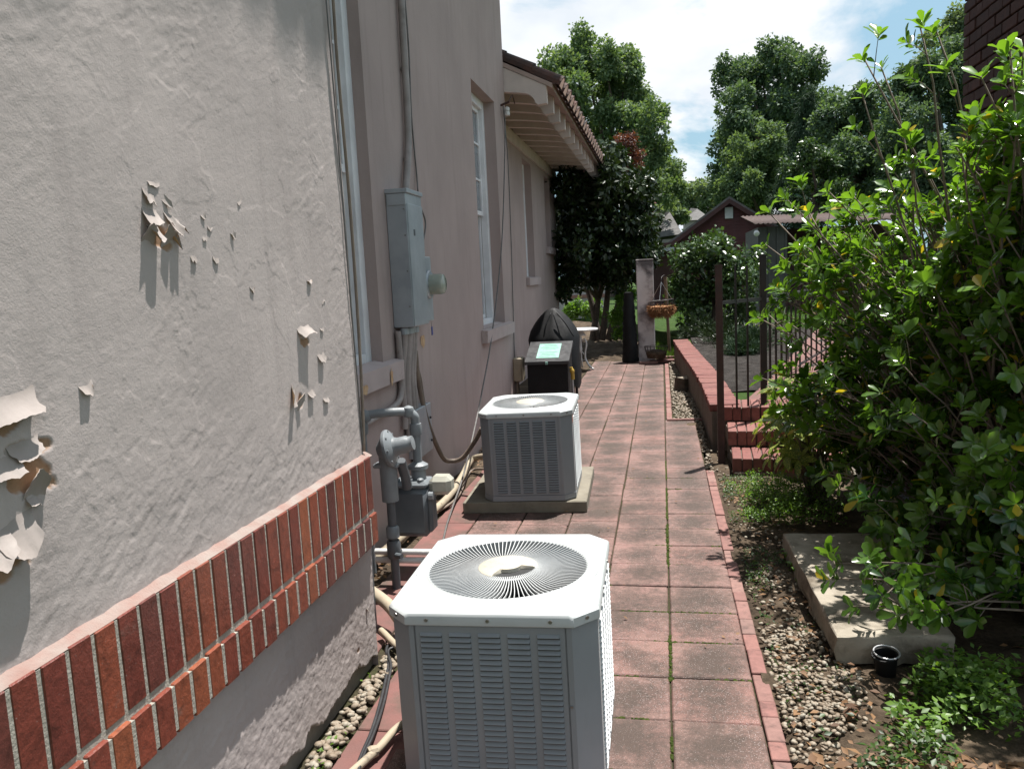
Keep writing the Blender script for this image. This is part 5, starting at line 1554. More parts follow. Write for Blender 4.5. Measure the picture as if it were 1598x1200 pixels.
def tree(name, label, base, clumps, mat, nleaf, lsize, leaf='simple', trunk=None, sub=9, group=None, cat='tree', seed=1, shell=(0.55, 1.08), limbs=True, trunk_r=0.2, droop=0.0):
    """Crown = many leaf faces gathered in uneven clumps; limbs run from the trunk to the clumps."""
    rng = np.random.default_rng(seed)
    t = thing(name, label, cat, base, group)
    off = np.array(base, float)
    subs = []
    for c, r in clumps:
        c, r = np.asarray(c, float), np.asarray(r, float)*np.ones(3)
        for k in range(int(sub*1.5)):
            d = unit(rng.normal(0, 1, 3)); d[2] = d[2]*0.9+0.1
            f = rng.uniform(0.45, 0.95)
            rr = r*rng.uniform(0.20, 0.42)
            subs.append((c+d*r*f, rr))
    vol = np.array([np.prod(r)**(2/3) for c, r in subs]); vol /= vol.sum()
    cnt = rng.multinomial(nleaf, vol)
    pos = []; nr = []
    for (c, r), n in zip(subs, cnt):
        d = unit(rng.normal(0, 1, (n, 3)))
        rad = rng.uniform(shell[0], shell[1], (n, 1))
        pos.append(c+d*r*rad); nr.append(d)
    pos = np.concatenate(pos); nr = np.concatenate(nr)
    n = len(pos)
    stray = rng.random(n) < .16
    pos = pos+nr*(stray[:, None]*rng.random((n, 1))*lsize*1.1)
    nrm = unit(nr*0.6+np.array([0, 0, 0.55])+rng.normal(0, .55, (n, 3)))
    dr = unit(nr*0.7+np.array([0, 0, -0.25-droop])+rng.normal(0, .6, (n, 3)))
    me = leaf_mesh('crown', leaf, pos-off, dr, nrm, rng.uniform(.65, 1.3, n)*lsize, mat, rng)
    o = link('crown', me, t)
    if trunk is not None:
        mb = MB()
        for path_, r0_, r1_ in trunk:
            P = curve(path_, 5)
            mb.tube(P, [r0_+(r1_-r0_)*i/(len(P)-1) for i in range(len(P))], 9)
        top_ = Vector(trunk[0][0][-1])
        if limbs:
            for c, r in clumps:
                a = Vector(trunk[0][0][-2]).lerp(top_, rng.random())
                e = Vector(c)
                m = a.lerp(e, .5)+Vector((rng.normal(0, .15), rng.normal(0, .15), .2))*(e-a).length*.3
                P = curve([a, m, e], 5)
                mb.tube(P, [trunk_r*.5*(1-i/(len(P)-1))+.02 for i in range(len(P))], 6)
        mb.build('trunk', 'bark', t, smooth=True)
    return t
def PC(lst, Y, rpx, dep=1.0, jit=1.0, seed=0):
    """Clump centres given where they show, set at distance Y; rpx = radius in photo pixels."""
    q = random.Random(seed)
    out = []
    for e in lst:
        x, y = e[0], e[1]
        rp = e[2] if len(e) > 2 else rpx
        yy = Y+q.uniform(-jit, jit)
        p = WY(x, y, yy); m = rp*yy/FPX
        out.append(((p.x, p.y, p.z), (m, m*dep, m)))
    return out
# --- background trees
def trunk_line(px, py0, py1, Y, r0, r1):
    a, b = WY(px, py0, Y), WY(px, py1, Y)
    a.z = 0.2
    return [([a, a.lerp(b, .5)+Vector((.1, 0, 0)), b], r0, r1)]
tree('oak_tree', 'tall open oak tree rising behind the tiled eave', (-3.0, 42, 0.2),
     PC([(868, 110, 38), (905, 92, 40), (945, 95, 34), (975, 118, 32), (985, 160, 34), (1008, 190, 36), (1022, 232, 34), (930, 150, 40), (885, 165, 44), (960, 205, 44), (1030, 270, 36), (990, 250, 40), (915, 215, 40), (1045, 305, 28), (960, 290, 44)], 42, 36, 1.3, 3.0, 3),
     'oak_leaf', 52000, 0.19, 'simple', trunk_line(955, 500, 260, 42, .35, .16), 10, 'trees beyond the garden', seed=21, trunk_r=.26)
tree('copper_tree', 'small copper-leaved tree showing reddish above the magnolia', (-1.7, 33, 0.2),
     PC([(968, 232, 26), (985, 250, 20), (955, 250, 18), (1005, 360, 16), (1010, 330, 18)], 33, 20, 1.0, .6, 5), 'copper_leaf', 5000, 0.11, 'simple', trunk_line(975, 500, 260, 33, .1, .05), 8, 'trees beyond the garden', seed=22, trunk_r=.08)
tree('broadleaf_tree', 'big dark round-headed tree standing tallest behind the barn', (6.5, 50, 0.2),
     PC([(1150, 120, 34), (1185, 105, 34), (1222, 88, 30), (1250, 110, 34), (1150, 172, 38), (1200, 155, 44), (1140, 225, 32), (1172, 215, 42), (1235, 170, 44), (1145, 270, 34), (1135, 292, 26), (1200, 240, 50), (1272, 150, 28), (1180, 290, 44), (1250, 230, 50)], 50, 40, 1.2, 3.5, 6),
     'dark_tree_leaf', 60000, 0.22, 'simple', trunk_line(1195, 500, 240, 50, .45, .2), 10, 'trees beyond the garden', seed=23, trunk_r=.3)
tree('broadleaf_tree', 'lighter green leafy tree in front of the tall dark tree beside the barn roof', (4.4, 40, 0.2),
     PC([(1165, 245, 34), (1200, 225, 34), (1215, 265, 38), (1160, 290, 34), (1195, 300, 36), (1140, 300, 22)], 40, 34, 1.1, 1.6, 7), 'oak_leaf', 24000, 0.16, 'simple', trunk_line(1185, 500, 300, 40, .25, .12), 9, 'trees beyond the garden', seed=24, trunk_r=.16)
# conifer with drooping sprays
cl = []
for k in range(15):
    y = 140+k*15; hw = 6+k*3.0
    for s in (-1, 0, 1):
        cl.append((1262-k*1.2+s*hw*.62, y+6*abs(s), 7+hw*.42))
tree('conifer_tree', 'narrow drooping dark green conifer in front of the tall broadleaf tree', (6.2, 36, 0.2), PC(cl, 36, 14, 1.0, .4, 8), 'conifer_leaf', 30000, 0.20, 'blade', trunk_line(1255, 500, 150, 36, .2, .04), 6, 'trees beyond the garden', seed=25, limbs=False, droop=.7)
tree('broadleaf_tree', 'dense dark tree filling the skyline right of the conifer', (8.5, 31, 0.2),
     PC([(1330, 180, 34), (1300, 200, 30), (1365, 165, 34), (1345, 225, 40), (1310, 262, 40), (1370, 250, 44), (1320, 310, 40), (1385, 310, 44)], 31, 40, 1.2, 1.6, 9), 'dark_tree_leaf', 34000, 0.14, 'simple', trunk_line(1345, 500, 280, 31, .3, .15), 10, 'trees beyond the garden', seed=26, trunk_r=.2)
tree('broadleaf_tree', 'tall dark evergreen tree behind the upper twigs of the bush', (9.5, 26, 0.2),
     PC([(1420, 140, 34), (1450, 112, 34), (1480, 95, 34), (1410, 190, 38), (1460, 175, 44), (1500, 160, 40), (1420, 245, 40), (1470, 250, 46), (1510, 230, 40), (1430, 310, 44), (1490, 320, 46)], 26, 40, 1.1, 1.4, 10), 'dark_tree_leaf', 34000, 0.12, 'simple', trunk_line(1455, 500, 280, 26, .3, .15), 10, 'trees beyond the garden', seed=27, trunk_r=.2)
tree('broadleaf_tree', 'pale yellow-green tree top beside the dark brick building', (15, 44, 0.2),
     PC([(1470, 62, 26), (1490, 40, 24), (1500, 80, 30), (1515, 50, 26), (1480, 100, 26)], 44, 26, 1.0, 1.0, 12), 'far_leaf', 9000, 0.18, 'simple', trunk_line(1490, 500, 110, 44, .25, .1), 9, 'trees beyond the garden', seed=28, trunk_r=.14)
tree('leafy_shrub', 'grey-green leafy tree in front of the conifer above the metal shed roof', (4.5, 27, 0.2),
     PC([(1262, 240, 22), (1285, 262, 24), (1245, 270, 22), (1270, 300, 28), (1300, 305, 26), (1240, 312, 24)], 27, 24, 1.0, .8, 13), 'camellia_leaf', 12000, 0.11, 'simple', trunk_line(1268, 480, 300, 27, .14, .07), 8, 'trees beyond the garden', seed=29, trunk_r=.1)
for i, (lst, Y, lab) in enumerate((([(1015, 305, 22), (1035, 290, 22), (1048, 318, 22), (1060, 300, 18)], 70, 'hazy far tree showing between the oak and the barn roof'),
                                   ([(1085, 305, 22), (1102, 300, 20), (1075, 325, 18), (1105, 325, 20), (1120, 318, 18)], 82, 'rounded far tree low on the skyline left of the barn ridge'))):
    tree('far_tree', lab, (WY(lst[0][0], 400, Y).x, Y, 0.2), PC(lst, Y, 20, 1.0, 1.5, 14+i), 'far_leaf', 9000, 0.3, 'simple', trunk_line(lst[0][0]+8, 440, lst[0][1]+12, Y, .35, .2), 8, 'trees beyond the garden', seed=30+i, trunk_r=.2)
tree('far_tree', 'pale leafy tree behind the grey shingled roof', (-0.6, 55, 0.2), PC([(1000, 330, 20), (1020, 345, 20), (1045, 345, 18), (985, 350, 20), (1060, 335, 14)], 55, 18, 1.0, 1.0, 17), 'far_leaf', 5000, 0.3, 'simple', trunk_line(1020, 440, 350, 55, .2, .1), 8, 'trees beyond the garden', seed=33, trunk_r=.12)

# magnolia at the house end: dense, dark, several stems
ms_ = []
for (x0, x1, y1) in ((925, 935, 420), (940, 950, 400), (950, 985, 380), (935, 905, 420), (958, 975, 430)):
    a = WY(x0, 555, 19); b = WY(x1, y1, 19); a.z = 0
    ms_.append(([a, a.lerp(b, .5)+Vector((.05, 0, .05)), b], .085, .05))
tree('magnolia_tree', 'dense dark glossy evergreen tree with several stems beyond the house', (-1.5, 19, 0),
     PC([(893, 300, 34), (920, 268, 30), (948, 250, 30), (972, 285, 36), (1000, 300, 26), (905, 350, 40), (950, 335, 46), (995, 350, 34), (890, 400, 34), (930, 395, 44), (975, 400, 44), (1005, 395, 22), (910, 430, 26), (960, 435, 30), (880, 345, 30), (940, 290, 36), (878, 450, 20)], 17.2, 36, 2.8, 1.2, 18),
     'magnolia_leaf', 26000, 0.125, 'fold', ms_, 10, seed=34, trunk_r=.07)
tree('leafy_shrub', 'bright light green shrub showing between the dark tree and the pillar', (-0.75, 17.5, 0), PC([(972, 470, 16), (965, 495, 16), (978, 498, 14), (970, 520, 14), (985, 462, 10)], 17.5, 14, 1.0, .3, 19), 'bright_leaf', 2600, 0.07, 'fold', trunk_line(972, 545, 490, 17.5, .02, .01), 7, seed=35, cat='shrub', trunk_r=.02)
tree('clipped_hedge', 'low sunlit green hedge under the dark tree near the house corner', (-2.6, 24, 0), PC([(905, 480, 16), (922, 478, 16), (890, 488, 14), (930, 492, 12)], 24, 16, 1.0, .2, 20), 'bright_leaf', 3800, 0.08, 'fold', None, 7, seed=36, cat='hedge')
tree('camellia_shrub', 'large round glossy shrub behind the iron gate and the retaining wall', (0.95, 15.8, 0.35),
     PC([(1075, 420, 34), (1100, 392, 32), (1135, 390, 32), (1165, 415, 30), (1110, 430, 46), (1150, 445, 38), (1065, 455, 26), (1090, 475, 36), (1130, 480, 38), (1165, 475, 26), (1120, 378, 20), (1060, 400, 14), (1180, 440, 16), (1085, 510, 26), (1125, 520, 26)], 15.8, 36, 1.1, .5, 22),
     'camellia_leaf', 10500, 0.10, 'fold', [([(0.95, 15.8, .3), (0.97, 15.8, .8), (1.0, 15.8, 1.3)], .06, .03)], 9, seed=37, cat='shrub', trunk_r=.05)
for i, (x, y, Y, r, lab) in enumerate(((1135, 520, 13.0, 34, 'feathery juniper shrub in the mulch seen through the gate bars'), (1172, 505, 12.3, 32, 'feathery juniper shrub between the gate post and the red walk'), (1098, 500, 14.4, 26, 'dark juniper shrub at the back of the mulch bed'), (1158, 548, 11.2, 22, 'small juniper nearest the railing in the mulch bed'))):
    b0 = WY(x, y, Y)
    rng = np.random.default_rng(60+i)
    t = thing('juniper_shrub', lab, 'shrub', (b0.x, Y, .36), 'junipers in the mulch bed')
    R_ = r*Y/FPX
    pos = []; dr = []
    for s in range(70):
        d = unit(np.array([rng.normal(), rng.normal(), abs(rng.normal())*1.0+.25]))
        L = R_*rng.uniform(1.0, 1.9)
        k = 46
        u = rng.uniform(.1, 1, k)[:, None]
        p = d*L*u+np.array([0, 0, -0.25])*(u**2)*L
        pos.append(p+rng.normal(0, .015, (k, 3))); dr.append(unit(d+rng.normal(0, .55, (k, 3))))
    pos = np.concatenate(pos); dr = np.concatenate(dr)
    pos[:, 2] = np.maximum(pos[:, 2], 0.0)
    link('sprays', leaf_mesh('sprays', 'blade', pos, dr, rng.normal(0, 1, pos.shape), rng.uniform(.05, .10, len(pos)), 'conifer_leaf' if i % 2 else 'magnolia_leaf', rng), t)
    MB().tube([(b0.x, Y, .34), (b0.x+.02, Y, .36+R_*.5)], [.02, .01], 6).build('stem', 'bark', t)
# --- lawn blades where the lawn shows
def blades(name, polys, n, size, mat, z, lab):
    rng = np.random.default_rng(len(name)+sum(n))
    P = []
    for (x0, x1, y0, y1), k in zip(polys, n):
        P.append(np.stack([rng.uniform(x0, x1, k), rng.uniform(y0, y1, k), np.full(k, z)], -1))
    P = np.concatenate(P); m = len(P)
    d = unit(np.stack([rng.normal(0, .45, m), rng.normal(0, .45, m), np.ones(m)], -1))
    o = link(name, leaf_mesh(name, 'blade', P, d, rng.normal(0, 1, (m, 3)), rng.uniform(.6, 1.3, m)*size, mat, rng))
    struct(o, 'stuff', lab, 'grass')
    return o
blades('lawn_grass', [(2.0, 8.0, 15.2, 27), (0.3, 2.0, 17.5, 27)], (15000, 5000), .09, 'grass_blade', .35, 'short sunlit lawn beyond the red garden walk')
blades('long_grass', [(-0.12, 0.55, 14.6, 17.5), (-0.02, .25, 13.95, 14.7)], (5000, 700), .13, 'grass_blade', .02, 'longer grass growing round the pillar and wooden post')

# --- pebbles, moss, fallen leaves, weeds
def pebbles(name, n, region, size, z, lab, seed, dens=None):
    rng = np.random.default_rng(seed)
    x0, x1, y0, y1 = region
    p = np.stack([rng.uniform(x0, x1, n), rng.uniform(y0, y1, n), np.zeros(n)], -1)
    if dens is not None:
        p = p[dens(p, rng)]
    n = len(p)
    s = rng.uniform(.55, 1.25, (n, 1))*size*np.array([1.25, .95, .66])
    p[:, 2] = z+rng.uniform(-.004, .012, n)
    o = link(name, scatter(name, BV, BF, p, rand_frames(n, rng, .35), s, 'pebble', rng))
    return struct(o, 'stuff', lab, 'gravel')
pm('pebble', (0.235, 0.19, 0.14), (0.16, 0.12, 0.082), 26, 0.7, stain=(0.27, 0.24, 0.19), stain_scale=34, stain_at=(0.5, 0.58), bump=0.001, bscale=90)
def d1(p, rng):
    f = fbm(p[:, 0]*4, p[:, 1]*3, 5, 3)
    left = 1-np.clip((p[:, 0]-.56-.06*np.sin(p[:, 1]*3))/.16, 0, 1)
    yy = np.clip(1-(np.abs(p[:, 1]-3.25)-.55)/.5, 0.10, 1)
    return rng.random(len(p)) < left*yy*np.clip(.55+1.1*f, .06, 1)
pebbles('pebbles', 5600, (0.372, 0.70, 2.2, 6.9), .0092, 0.002, 'tan pebbles strewn between the brick edging and the bush', 71, d1)
pebbles('wall_pebbles', 260, (-1.178, -1.098, 1.9, 3.02), .0135, 0.006, 'row of pale pebbles along the foot of the bay wall', 72)
pebbles('fine_gravel', 2400, (0.09, 0.36, 6.2, 14.4), .014, -0.002, 'fine gravel between the walk and the retaining wall', 73, lambda p, r: p[:, 0] > np.where(p[:, 1] < 8.4, .31, .09))
def lumps(name, n, pts, size, mat, lab, seed, z=-0.012):
    rng = np.random.default_rng(seed)
    s = rng.uniform(.4, 1.4, (n, 1))*size*np.array([1.1, 1.0, .55])
    pts = pts.copy(); pts[:, 2] = z
    o = link(name, scatter(name, BV, BF, pts, rand_frames(n, rng, .3), s, mat, rng))
    return struct(o, 'stuff', lab, 'moss')
q = np.random.default_rng(74)
mp = []
for k in range(2600):
    if k % 2 == 0:
        y = q.uniform(2.3, 6.6); x = -0.0026+q.normal(0, .004)
        if fbm(np.array([y*2.2]), np.array([0.0]), 8, 3)[0] < -.15: continue
    else:
        r_ = q.integers(-1, 12); y = 2.666+r_*T+q.normal(0, .003); x = q.uniform(-.3, .29)
        if fbm(np.array([x*5]), np.array([y*3]), 9, 3)[0] < .12: continue
    mp.append((x, y, 0))
mp = np.array(mp)
lumps('joint_moss', len(mp), mp, .0075, 'moss', 'green moss growing in the joints of the walk', 75, -.006)
# dead leaves
def litter(name, n, region, lab, seed, size=.04, z=.012, dens=None):
    rng = np.random.default_rng(seed)
    x0, x1, y0, y1 = region
    p = np.stack([rng.uniform(x0, x1, n), rng.uniform(y0, y1, n), z+rng.uniform(0, .018, n)], -1)
    if dens is not None: p = p[dens(p, rng)]; n = len(p)
    a = rng.random(n)*2*PI
    d = np.stack([np.cos(a), np.sin(a), rng.normal(0, .25, n)], -1)
    o = link(name, leaf_mesh(name, 'fold', p, d, np.stack([rng.normal(0, .35, n), rng.normal(0, .35, n), np.ones(n)], -1), rng.uniform(.5, 1.3, n)*size, 'dry_leaf', rng))
    return struct(o, 'stuff', lab, 'leaf litter')
litter('fallen_leaves', 3600, (.40, 1.9, 1.9, 3.3), 'brown fallen leaves among the weeds under the bush', 81, .045, .012, lambda p, r: fbm(p[:, 0]*3, p[:, 1]*3, 12, 3) > -.1)
litter('bed_litter', 420, (.40, .75, 2.3, 5.9), 'brown leaf bits among the pebbles beside the slab', 84, .03)
litter('wall_litter', 260, (-1.66, -1.49, 3.6, 8.8), 'dark leaf litter along the foot of the main wall', 82, .04)
litter('walk_litter', 120, (-1.2, .3, 3.0, 13), 'a few dead leaf bits scattered on the walk', 83, .022, .003)
# weeds: small leaves on short stems, thick in patches
def weeds(name, n, region, hmax, size, mat, lab, seed, dens=None, kind='fold', spread=.5):
    rng = np.random.default_rng(seed)
    x0, x1, y0, y1 = region
    p = np.stack([rng.uniform(x0, x1, n), rng.uniform(y0, y1, n), np.zeros(n)], -1)
    h = np.ones(n)
    if dens is not None:
        w = dens(p); keep = rng.random(n) < w
        p = p[keep]; h = np.clip(w[keep], .25, 1)
    n = len(p)
    p[:, 2] = rng.random(n)**.8*hmax*h
    a = rng.random(n)*2*PI
    d = np.stack([np.cos(a), np.sin(a), rng.normal(.15, spread, n)], -1)
    o = link(name, leaf_mesh(name, kind, p, d, np.stack([rng.normal(0, .4, n), rng.normal(0, .4, n), np.ones(n)], -1), rng.uniform(.6, 1.3, n)*size, mat, rng))
    return struct(o, 'stuff', lab, 'weeds')
def patchy(seed, lo, sc=3.0, gain=2.2): return lambda p: np.clip(gain*(fbm(p[:, 0]*sc, p[:, 1]*sc, seed, 3)-lo), 0, 1)
weeds('ground_cover', 10000, (.42, 1.9, 1.75, 2.98), .11, .026, 'weed_leaf', 'low leafy ground cover in the bottom corner under the bush', 91, lambda p: np.clip(2.4*(fbm(p[:, 0]*4.2, p[:, 1]*4.2, 15, 4)-.02), 0, 1)*np.clip((p[:, 0]-.40-.12*np.sin(p[:, 1]*5))/.1, 0, 1))
weeds('edge_weeds', 10000, (.38, .66, 2.3, 6.0), .035, .015, 'weed_leaf', 'small weeds scattered over the gravel beside the brick edging', 92, lambda p: np.clip(2.2*(fbm(p[:, 0]*5, p[:, 1]*4, 16, 3)+.02), 0, 1)*np.clip((p[:, 1]-3.0)/1.5, .3, 1))
c_ = GP(1225, 788, 0)
weeds('feathery_weed', 15000, (c_.x-.34, c_.x+.36, c_.y-.45, c_.y+.45), .20, .018, 'bright_leaf', 'bright feathery weed clump growing beside the brick steps', 93, lambda p: np.clip(1.25-2.3*np.hypot((p[:, 0]-c_.x)*1.5, (p[:, 1]-c_.y)*1.1)+.6*fbm(p[:, 0]*7, p[:, 1]*7, 17, 2), 0, 1), 'fold', .8)
c2_ = GP(1390, 1110, 0)
weeds('pot_weeds', 3000, (.72, 1.35, 2.55, 3.08), .13, .032, 'bright_leaf', 'brighter weeds growing round the sunken plastic pot', 94, lambda p: np.clip(1.8*(fbm(p[:, 0]*4, p[:, 1]*4, 18, 3)-.02), 0, 1)*np.clip(1-((np.hypot(p[:, 0]-cp_.x, p[:, 1]-cp_.y) < .06)), 0, 1))
c3_ = GP(1245, 885, 0)
weeds('slab_weed', 160, (c3_.x-.05, c3_.x+.05, c3_.y-.28, c3_.y+.10), .07, .045, 'bright_leaf', 'broad-leaved weed growing against the concrete slab', 95, None, 'obovate')
weeds('gate_weeds', 900, (.62, .86, 7.1, 8.6), .16, .035, 'bright_leaf', 'young weeds behind the brick capping at the gate', 96, patchy(19, .0, 6))
weeds('pebble_weeds', 130, (-1.185, -1.11, 2.0, 3.0), .03, .022, 'bright_leaf', 'tiny weeds between the pale pebbles at the bay foot', 97, lambda p: np.clip(3*(fbm(p[:, 0]*9, p[:, 1]*5, 20, 2)-.15), 0, 1))

# --- the big glossy bush
rng = np.random.default_rng(5)
bush = thing('glossy_bush', 'large leafy bush with glossy green and yellowing leaves along the bed', 'bush', (1.4, 4.1, 0))
boff = np.array([1.4, 4.1, 0])
ell = [((1.38, 4.3, .85), (.68, .9, .62), 62), ((1.60, 3.7, 1.30), (.52, .8, .75), 120), ((.98, 4.8, 1.28), (.44, .5, .56), 64), ((1.50, 3.2, .60), (.42, .42, .45), 36), ((1.02, 4.75, .62), (.38, .5, .40), 32), ((1.4, 4.4, 1.60), (.55, .7, .42), 52), ((1.64, 3.5, 1.95), (.42, .6, .55), 112), ((1.32, 3.75, .30), (.42, .7, .28), 44), ((1.1, 5.0, .35), (.3, .4, .25), 22), ((.92, 5.1, .62), (.26, .3, .30), 26)]
tips = []
for c, r, k in ell:
    for _ in range(int(k*.80)):
        d = unit(rng.normal(0, 1, 3)); d[2] = abs(d[2])*1.0-.35*rng.random()
        tips.append(np.array(c)+d*np.array(r)*rng.uniform(.72, 1.08))
spec = [(1345, 92, 4.2), (1375, 105, 4.25), (1348, 145, 4.0), (1440, 35, 3.8), (1455, 48, 3.75), (1412, 208, 4.1), (1440, 250, 4.0), (1290, 300, 4.3), (1225, 310, 4.6), (1200, 330, 4.7), (1260, 330, 4.5), (1195, 385, 4.7), (1210, 450, 4.8), (1225, 420, 4.6), (1330, 310, 4.2), (1188, 592, 4.8), (1215, 575, 4.7), (1385, 320, 4.0), (1420, 250, 3.8), (1530, 120, 3.4), (1570, 80, 3.3), (1590, 190, 3.2), (1500, 230, 3.5), (1260, 480, 4.7), (1300, 560, 4.5),
        (1290, 905, 3.25), (1310, 880, 3.3), (1330, 950, 3.05), (1375, 930, 3.05), (1400, 960, 2.95), (1440, 900, 3.1), (1360, 880, 3.2), (1470, 960, 2.95), (1420, 640, 3.5), (1400, 560, 3.6), (1520, 690, 3.2), (1340, 780, 3.7), (1460, 780, 3.3), (1290, 740, 4.1)]
spec_pts = [vec(WY(*s)) for s in spec]
tips = [t_ for t_ in tips if t_[2] > .12]+spec_pts
LP, LD, LN, LS, LT = [], [], [], [], []
stems = MB()
def whorl(p, d, n, size, new):
    d = unit(d)
    side = unit(np.cross(d, rng.normal(0, 1, 3)))
    up = np.cross(d, side)
    for k in range(n):
        a = 2.4*k+rng.uniform(-.25, .25)
        out = side*math.cos(a)+up*math.sin(a)
        dd = unit(out*rng.uniform(.75, 1.1)+d*rng.uniform(.25, .85)+np.array([0, 0, .12]))
        LP.append(p-d*.012*(k//3)); LD.append(dd); LN.append(unit(d*1.0-out*.55+np.array([0, 0, .45])+rng.normal(0, .22, 3)))
        LS.append(size*rng.uniform(.55, 1.25)); LT.append(new)
for ti, tip in enumerate(tips):
    b = np.array([rng.uniform(1.55, 2.1)-.12*(tip[2] > 1.6), rng.uniform(3.5, 4.8), 0.0])
    b[0] = min(b[0], 1.93)
    b[1] = .6*b[1]+.4*tip[1]
    ln_ = np.linalg.norm(tip-b)
    mid = b+(tip-b)*.5+np.array([.10*rng.normal()+.05, .10*rng.normal(), .14*ln_])
    P = [(1-u)**2*b+2*u*(1-u)*mid+u*u*tip for u in np.linspace(0, 1, 9)]
    r0_ = .003+.0022*ln_
    stems.tube([Vector(p)+Vector(rng.normal(0, .008, 3)) for p in P], [r0_*(1-.75*i/8)+.0012 for i in range(9)], 6)
    nt_w = 5 if ti < len(tips)-len(spec_pts) else 3
    ends = [(P[-1], P[-1]-P[-2])]
    for k in range(nt_w):
        u = rng.uniform(.45, .97)
        p = (1-u)**2*b+2*u*(1-u)*mid+u*u*tip
        tdir = unit(2*(1-u)*(mid-b)+2*u*(tip-mid))
        dd = unit(tdir*.8+rng.normal(0, .55, 3)+np.array([-.1, -.05, .35]))
        L = rng.uniform(.08, .24)
        e = p+dd*L
        m = p+dd*L*.5+np.array([0, 0, .01])
        stems.tube([Vector(p), Vector(m), Vector(e)], [.0026, .002, .0013], 5)
        ends.append((e, dd))
        for q_ in np.linspace(.35, .85, int(1+L*10)):
            o_ = unit(np.cross(dd, rng.normal(0, 1, 3)))
            LP.append(p+dd*L*q_); LD.append(unit(o_+dd*.5)); LN.append(unit(np.array([0, 0, 1.0])+rng.normal(0, .4, 3))); LS.append(rng.uniform(.045, .07)); LT.append(rng.uniform(0, .55))
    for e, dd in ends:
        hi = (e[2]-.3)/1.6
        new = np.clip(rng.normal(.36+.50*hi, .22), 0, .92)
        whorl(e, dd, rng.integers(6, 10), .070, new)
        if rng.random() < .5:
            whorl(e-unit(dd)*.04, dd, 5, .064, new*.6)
LP, LD, LN, LS = np.array(LP), unit(np.array(LD)), unit(np.array(LN)), np.array(LS)
LT = np.clip(np.array(LT)+rng.normal(0, .10, len(LP)), 0, .93)
LT[rng.random(len(LP)) < .022] = .99
ok = LP[:, 2] > .03
LP, LD, LN, LS, LT = LP[ok], LD[ok], LN[ok], LS[ok], LT[ok]
# the 300 leaves that show largest become leaves of their own
rel = LP-np.array([0, 0, CAMH])
dep = rel@np.array(_F); ux = 799+FPX*(rel@np.array(_RT))/dep; uy = 600-FPX*(rel@np.array(_UP))/dep
inv = (ux > 0) & (ux < 1598) & (uy > 0) & (uy < 1200)
score = np.where(inv, LS/dep*np.abs(np.sum(unit(rel)*LN, 1)).clip(.25, 1), 0)
big = np.argsort(-score)[:300]
mask = np.ones(len(LP), bool); mask[big] = False
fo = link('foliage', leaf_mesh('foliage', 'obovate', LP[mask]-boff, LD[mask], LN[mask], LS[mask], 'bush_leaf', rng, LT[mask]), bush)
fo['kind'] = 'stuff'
variants = [leaf_mesh('leaf', 'obovate', np.zeros((1, 3)), np.array([[1., 0, 0]]), np.array([[0, 0, 1.]]), np.array([1.0]), 'bush_leaf', rng, np.array([tv])) for tv in (.05, .2, .35, .5, .65, .8, .99)]
tv_ = np.array((.05, .2, .35, .5, .65, .8, .99))
D_, S_, N_ = leaf_frames(LP, LD, LN)
for i in big:
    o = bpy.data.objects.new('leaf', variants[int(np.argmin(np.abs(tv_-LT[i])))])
    COL.objects.link(o); o.parent = bush
    M = Matrix(((D_[i, 0], S_[i, 0], N_[i, 0], 0), (D_[i, 1], S_[i, 1], N_[i, 1], 0), (D_[i, 2], S_[i, 2], N_[i, 2], 0), (0, 0, 0, 1))) @ Matrix.Scale(float(LS[i]), 4)
    M.translation = Vector(LP[i]-boff)
    o.matrix_local = M
stems.build('stems', 'twig', bush, smooth='all')
# --- spotted laurel by the steps
au = thing('spotted_laurel', 'spotted yellow-green laurel with large toothed leaves beside the brick steps', 'shrub', (0.98, 5.55, 0))
av = [leaf_mesh('leaf', 'lance', np.zeros((1, 3)), np.array([[1., 0, 0]]), np.array([[0, 0, 1.]]), np.array([1.0]), 'aucuba_leaf', rng, np.array([tv])) for tv in (.1, .35, .6, .9)]
ast = MB()
for s in range(58):
    tip = vec(WY(rng.uniform(1188, 1330), rng.uniform(590, 725), rng.uniform(5.3, 5.8)))
    b = np.array([.98+rng.uniform(-.06, .08), 5.55+rng.uniform(-.08, .08), 0])
    m = b*.5+tip*.5+np.array([0, 0, .08])
    ast.tube(curve([b, m, tip], 4), .005, 5)
    d = unit(tip-m)
    side = unit(np.cross(d, rng.normal(0, 1, 3))); up_ = np.cross(d, side)
    for k in range(7):
        a = k*2.4
        out = side*math.cos(a)+up_*math.sin(a)
        dd = unit(out+d*.3+np.array([0, 0, -.15])); nn = unit(d+np.array([0, 0, .7])+rng.normal(0, .2, 3))
        Df, Sf, Nf = leaf_frames(tip[None]-d*.02*(k//3), dd[None], nn[None])
        o = bpy.data.objects.new('leaf', av[rng.integers(0, 4)]); COL.objects.link(o); o.parent = au
        sz = rng.uniform(.10, .165)
        M = Matrix(((Df[0, 0], Sf[0, 0], Nf[0, 0], 0), (Df[0, 1], Sf[0, 1], Nf[0, 1], 0), (Df[0, 2], Sf[0, 2], Nf[0, 2], 0), (0, 0, 0, 1))) @ Matrix.Scale(float(sz), 4)
        M.translation = Vector(tip-d*.02*(k//3))-OFF[au.name]
        o.matrix_local = M
ast.build('stems', 'twig', au)

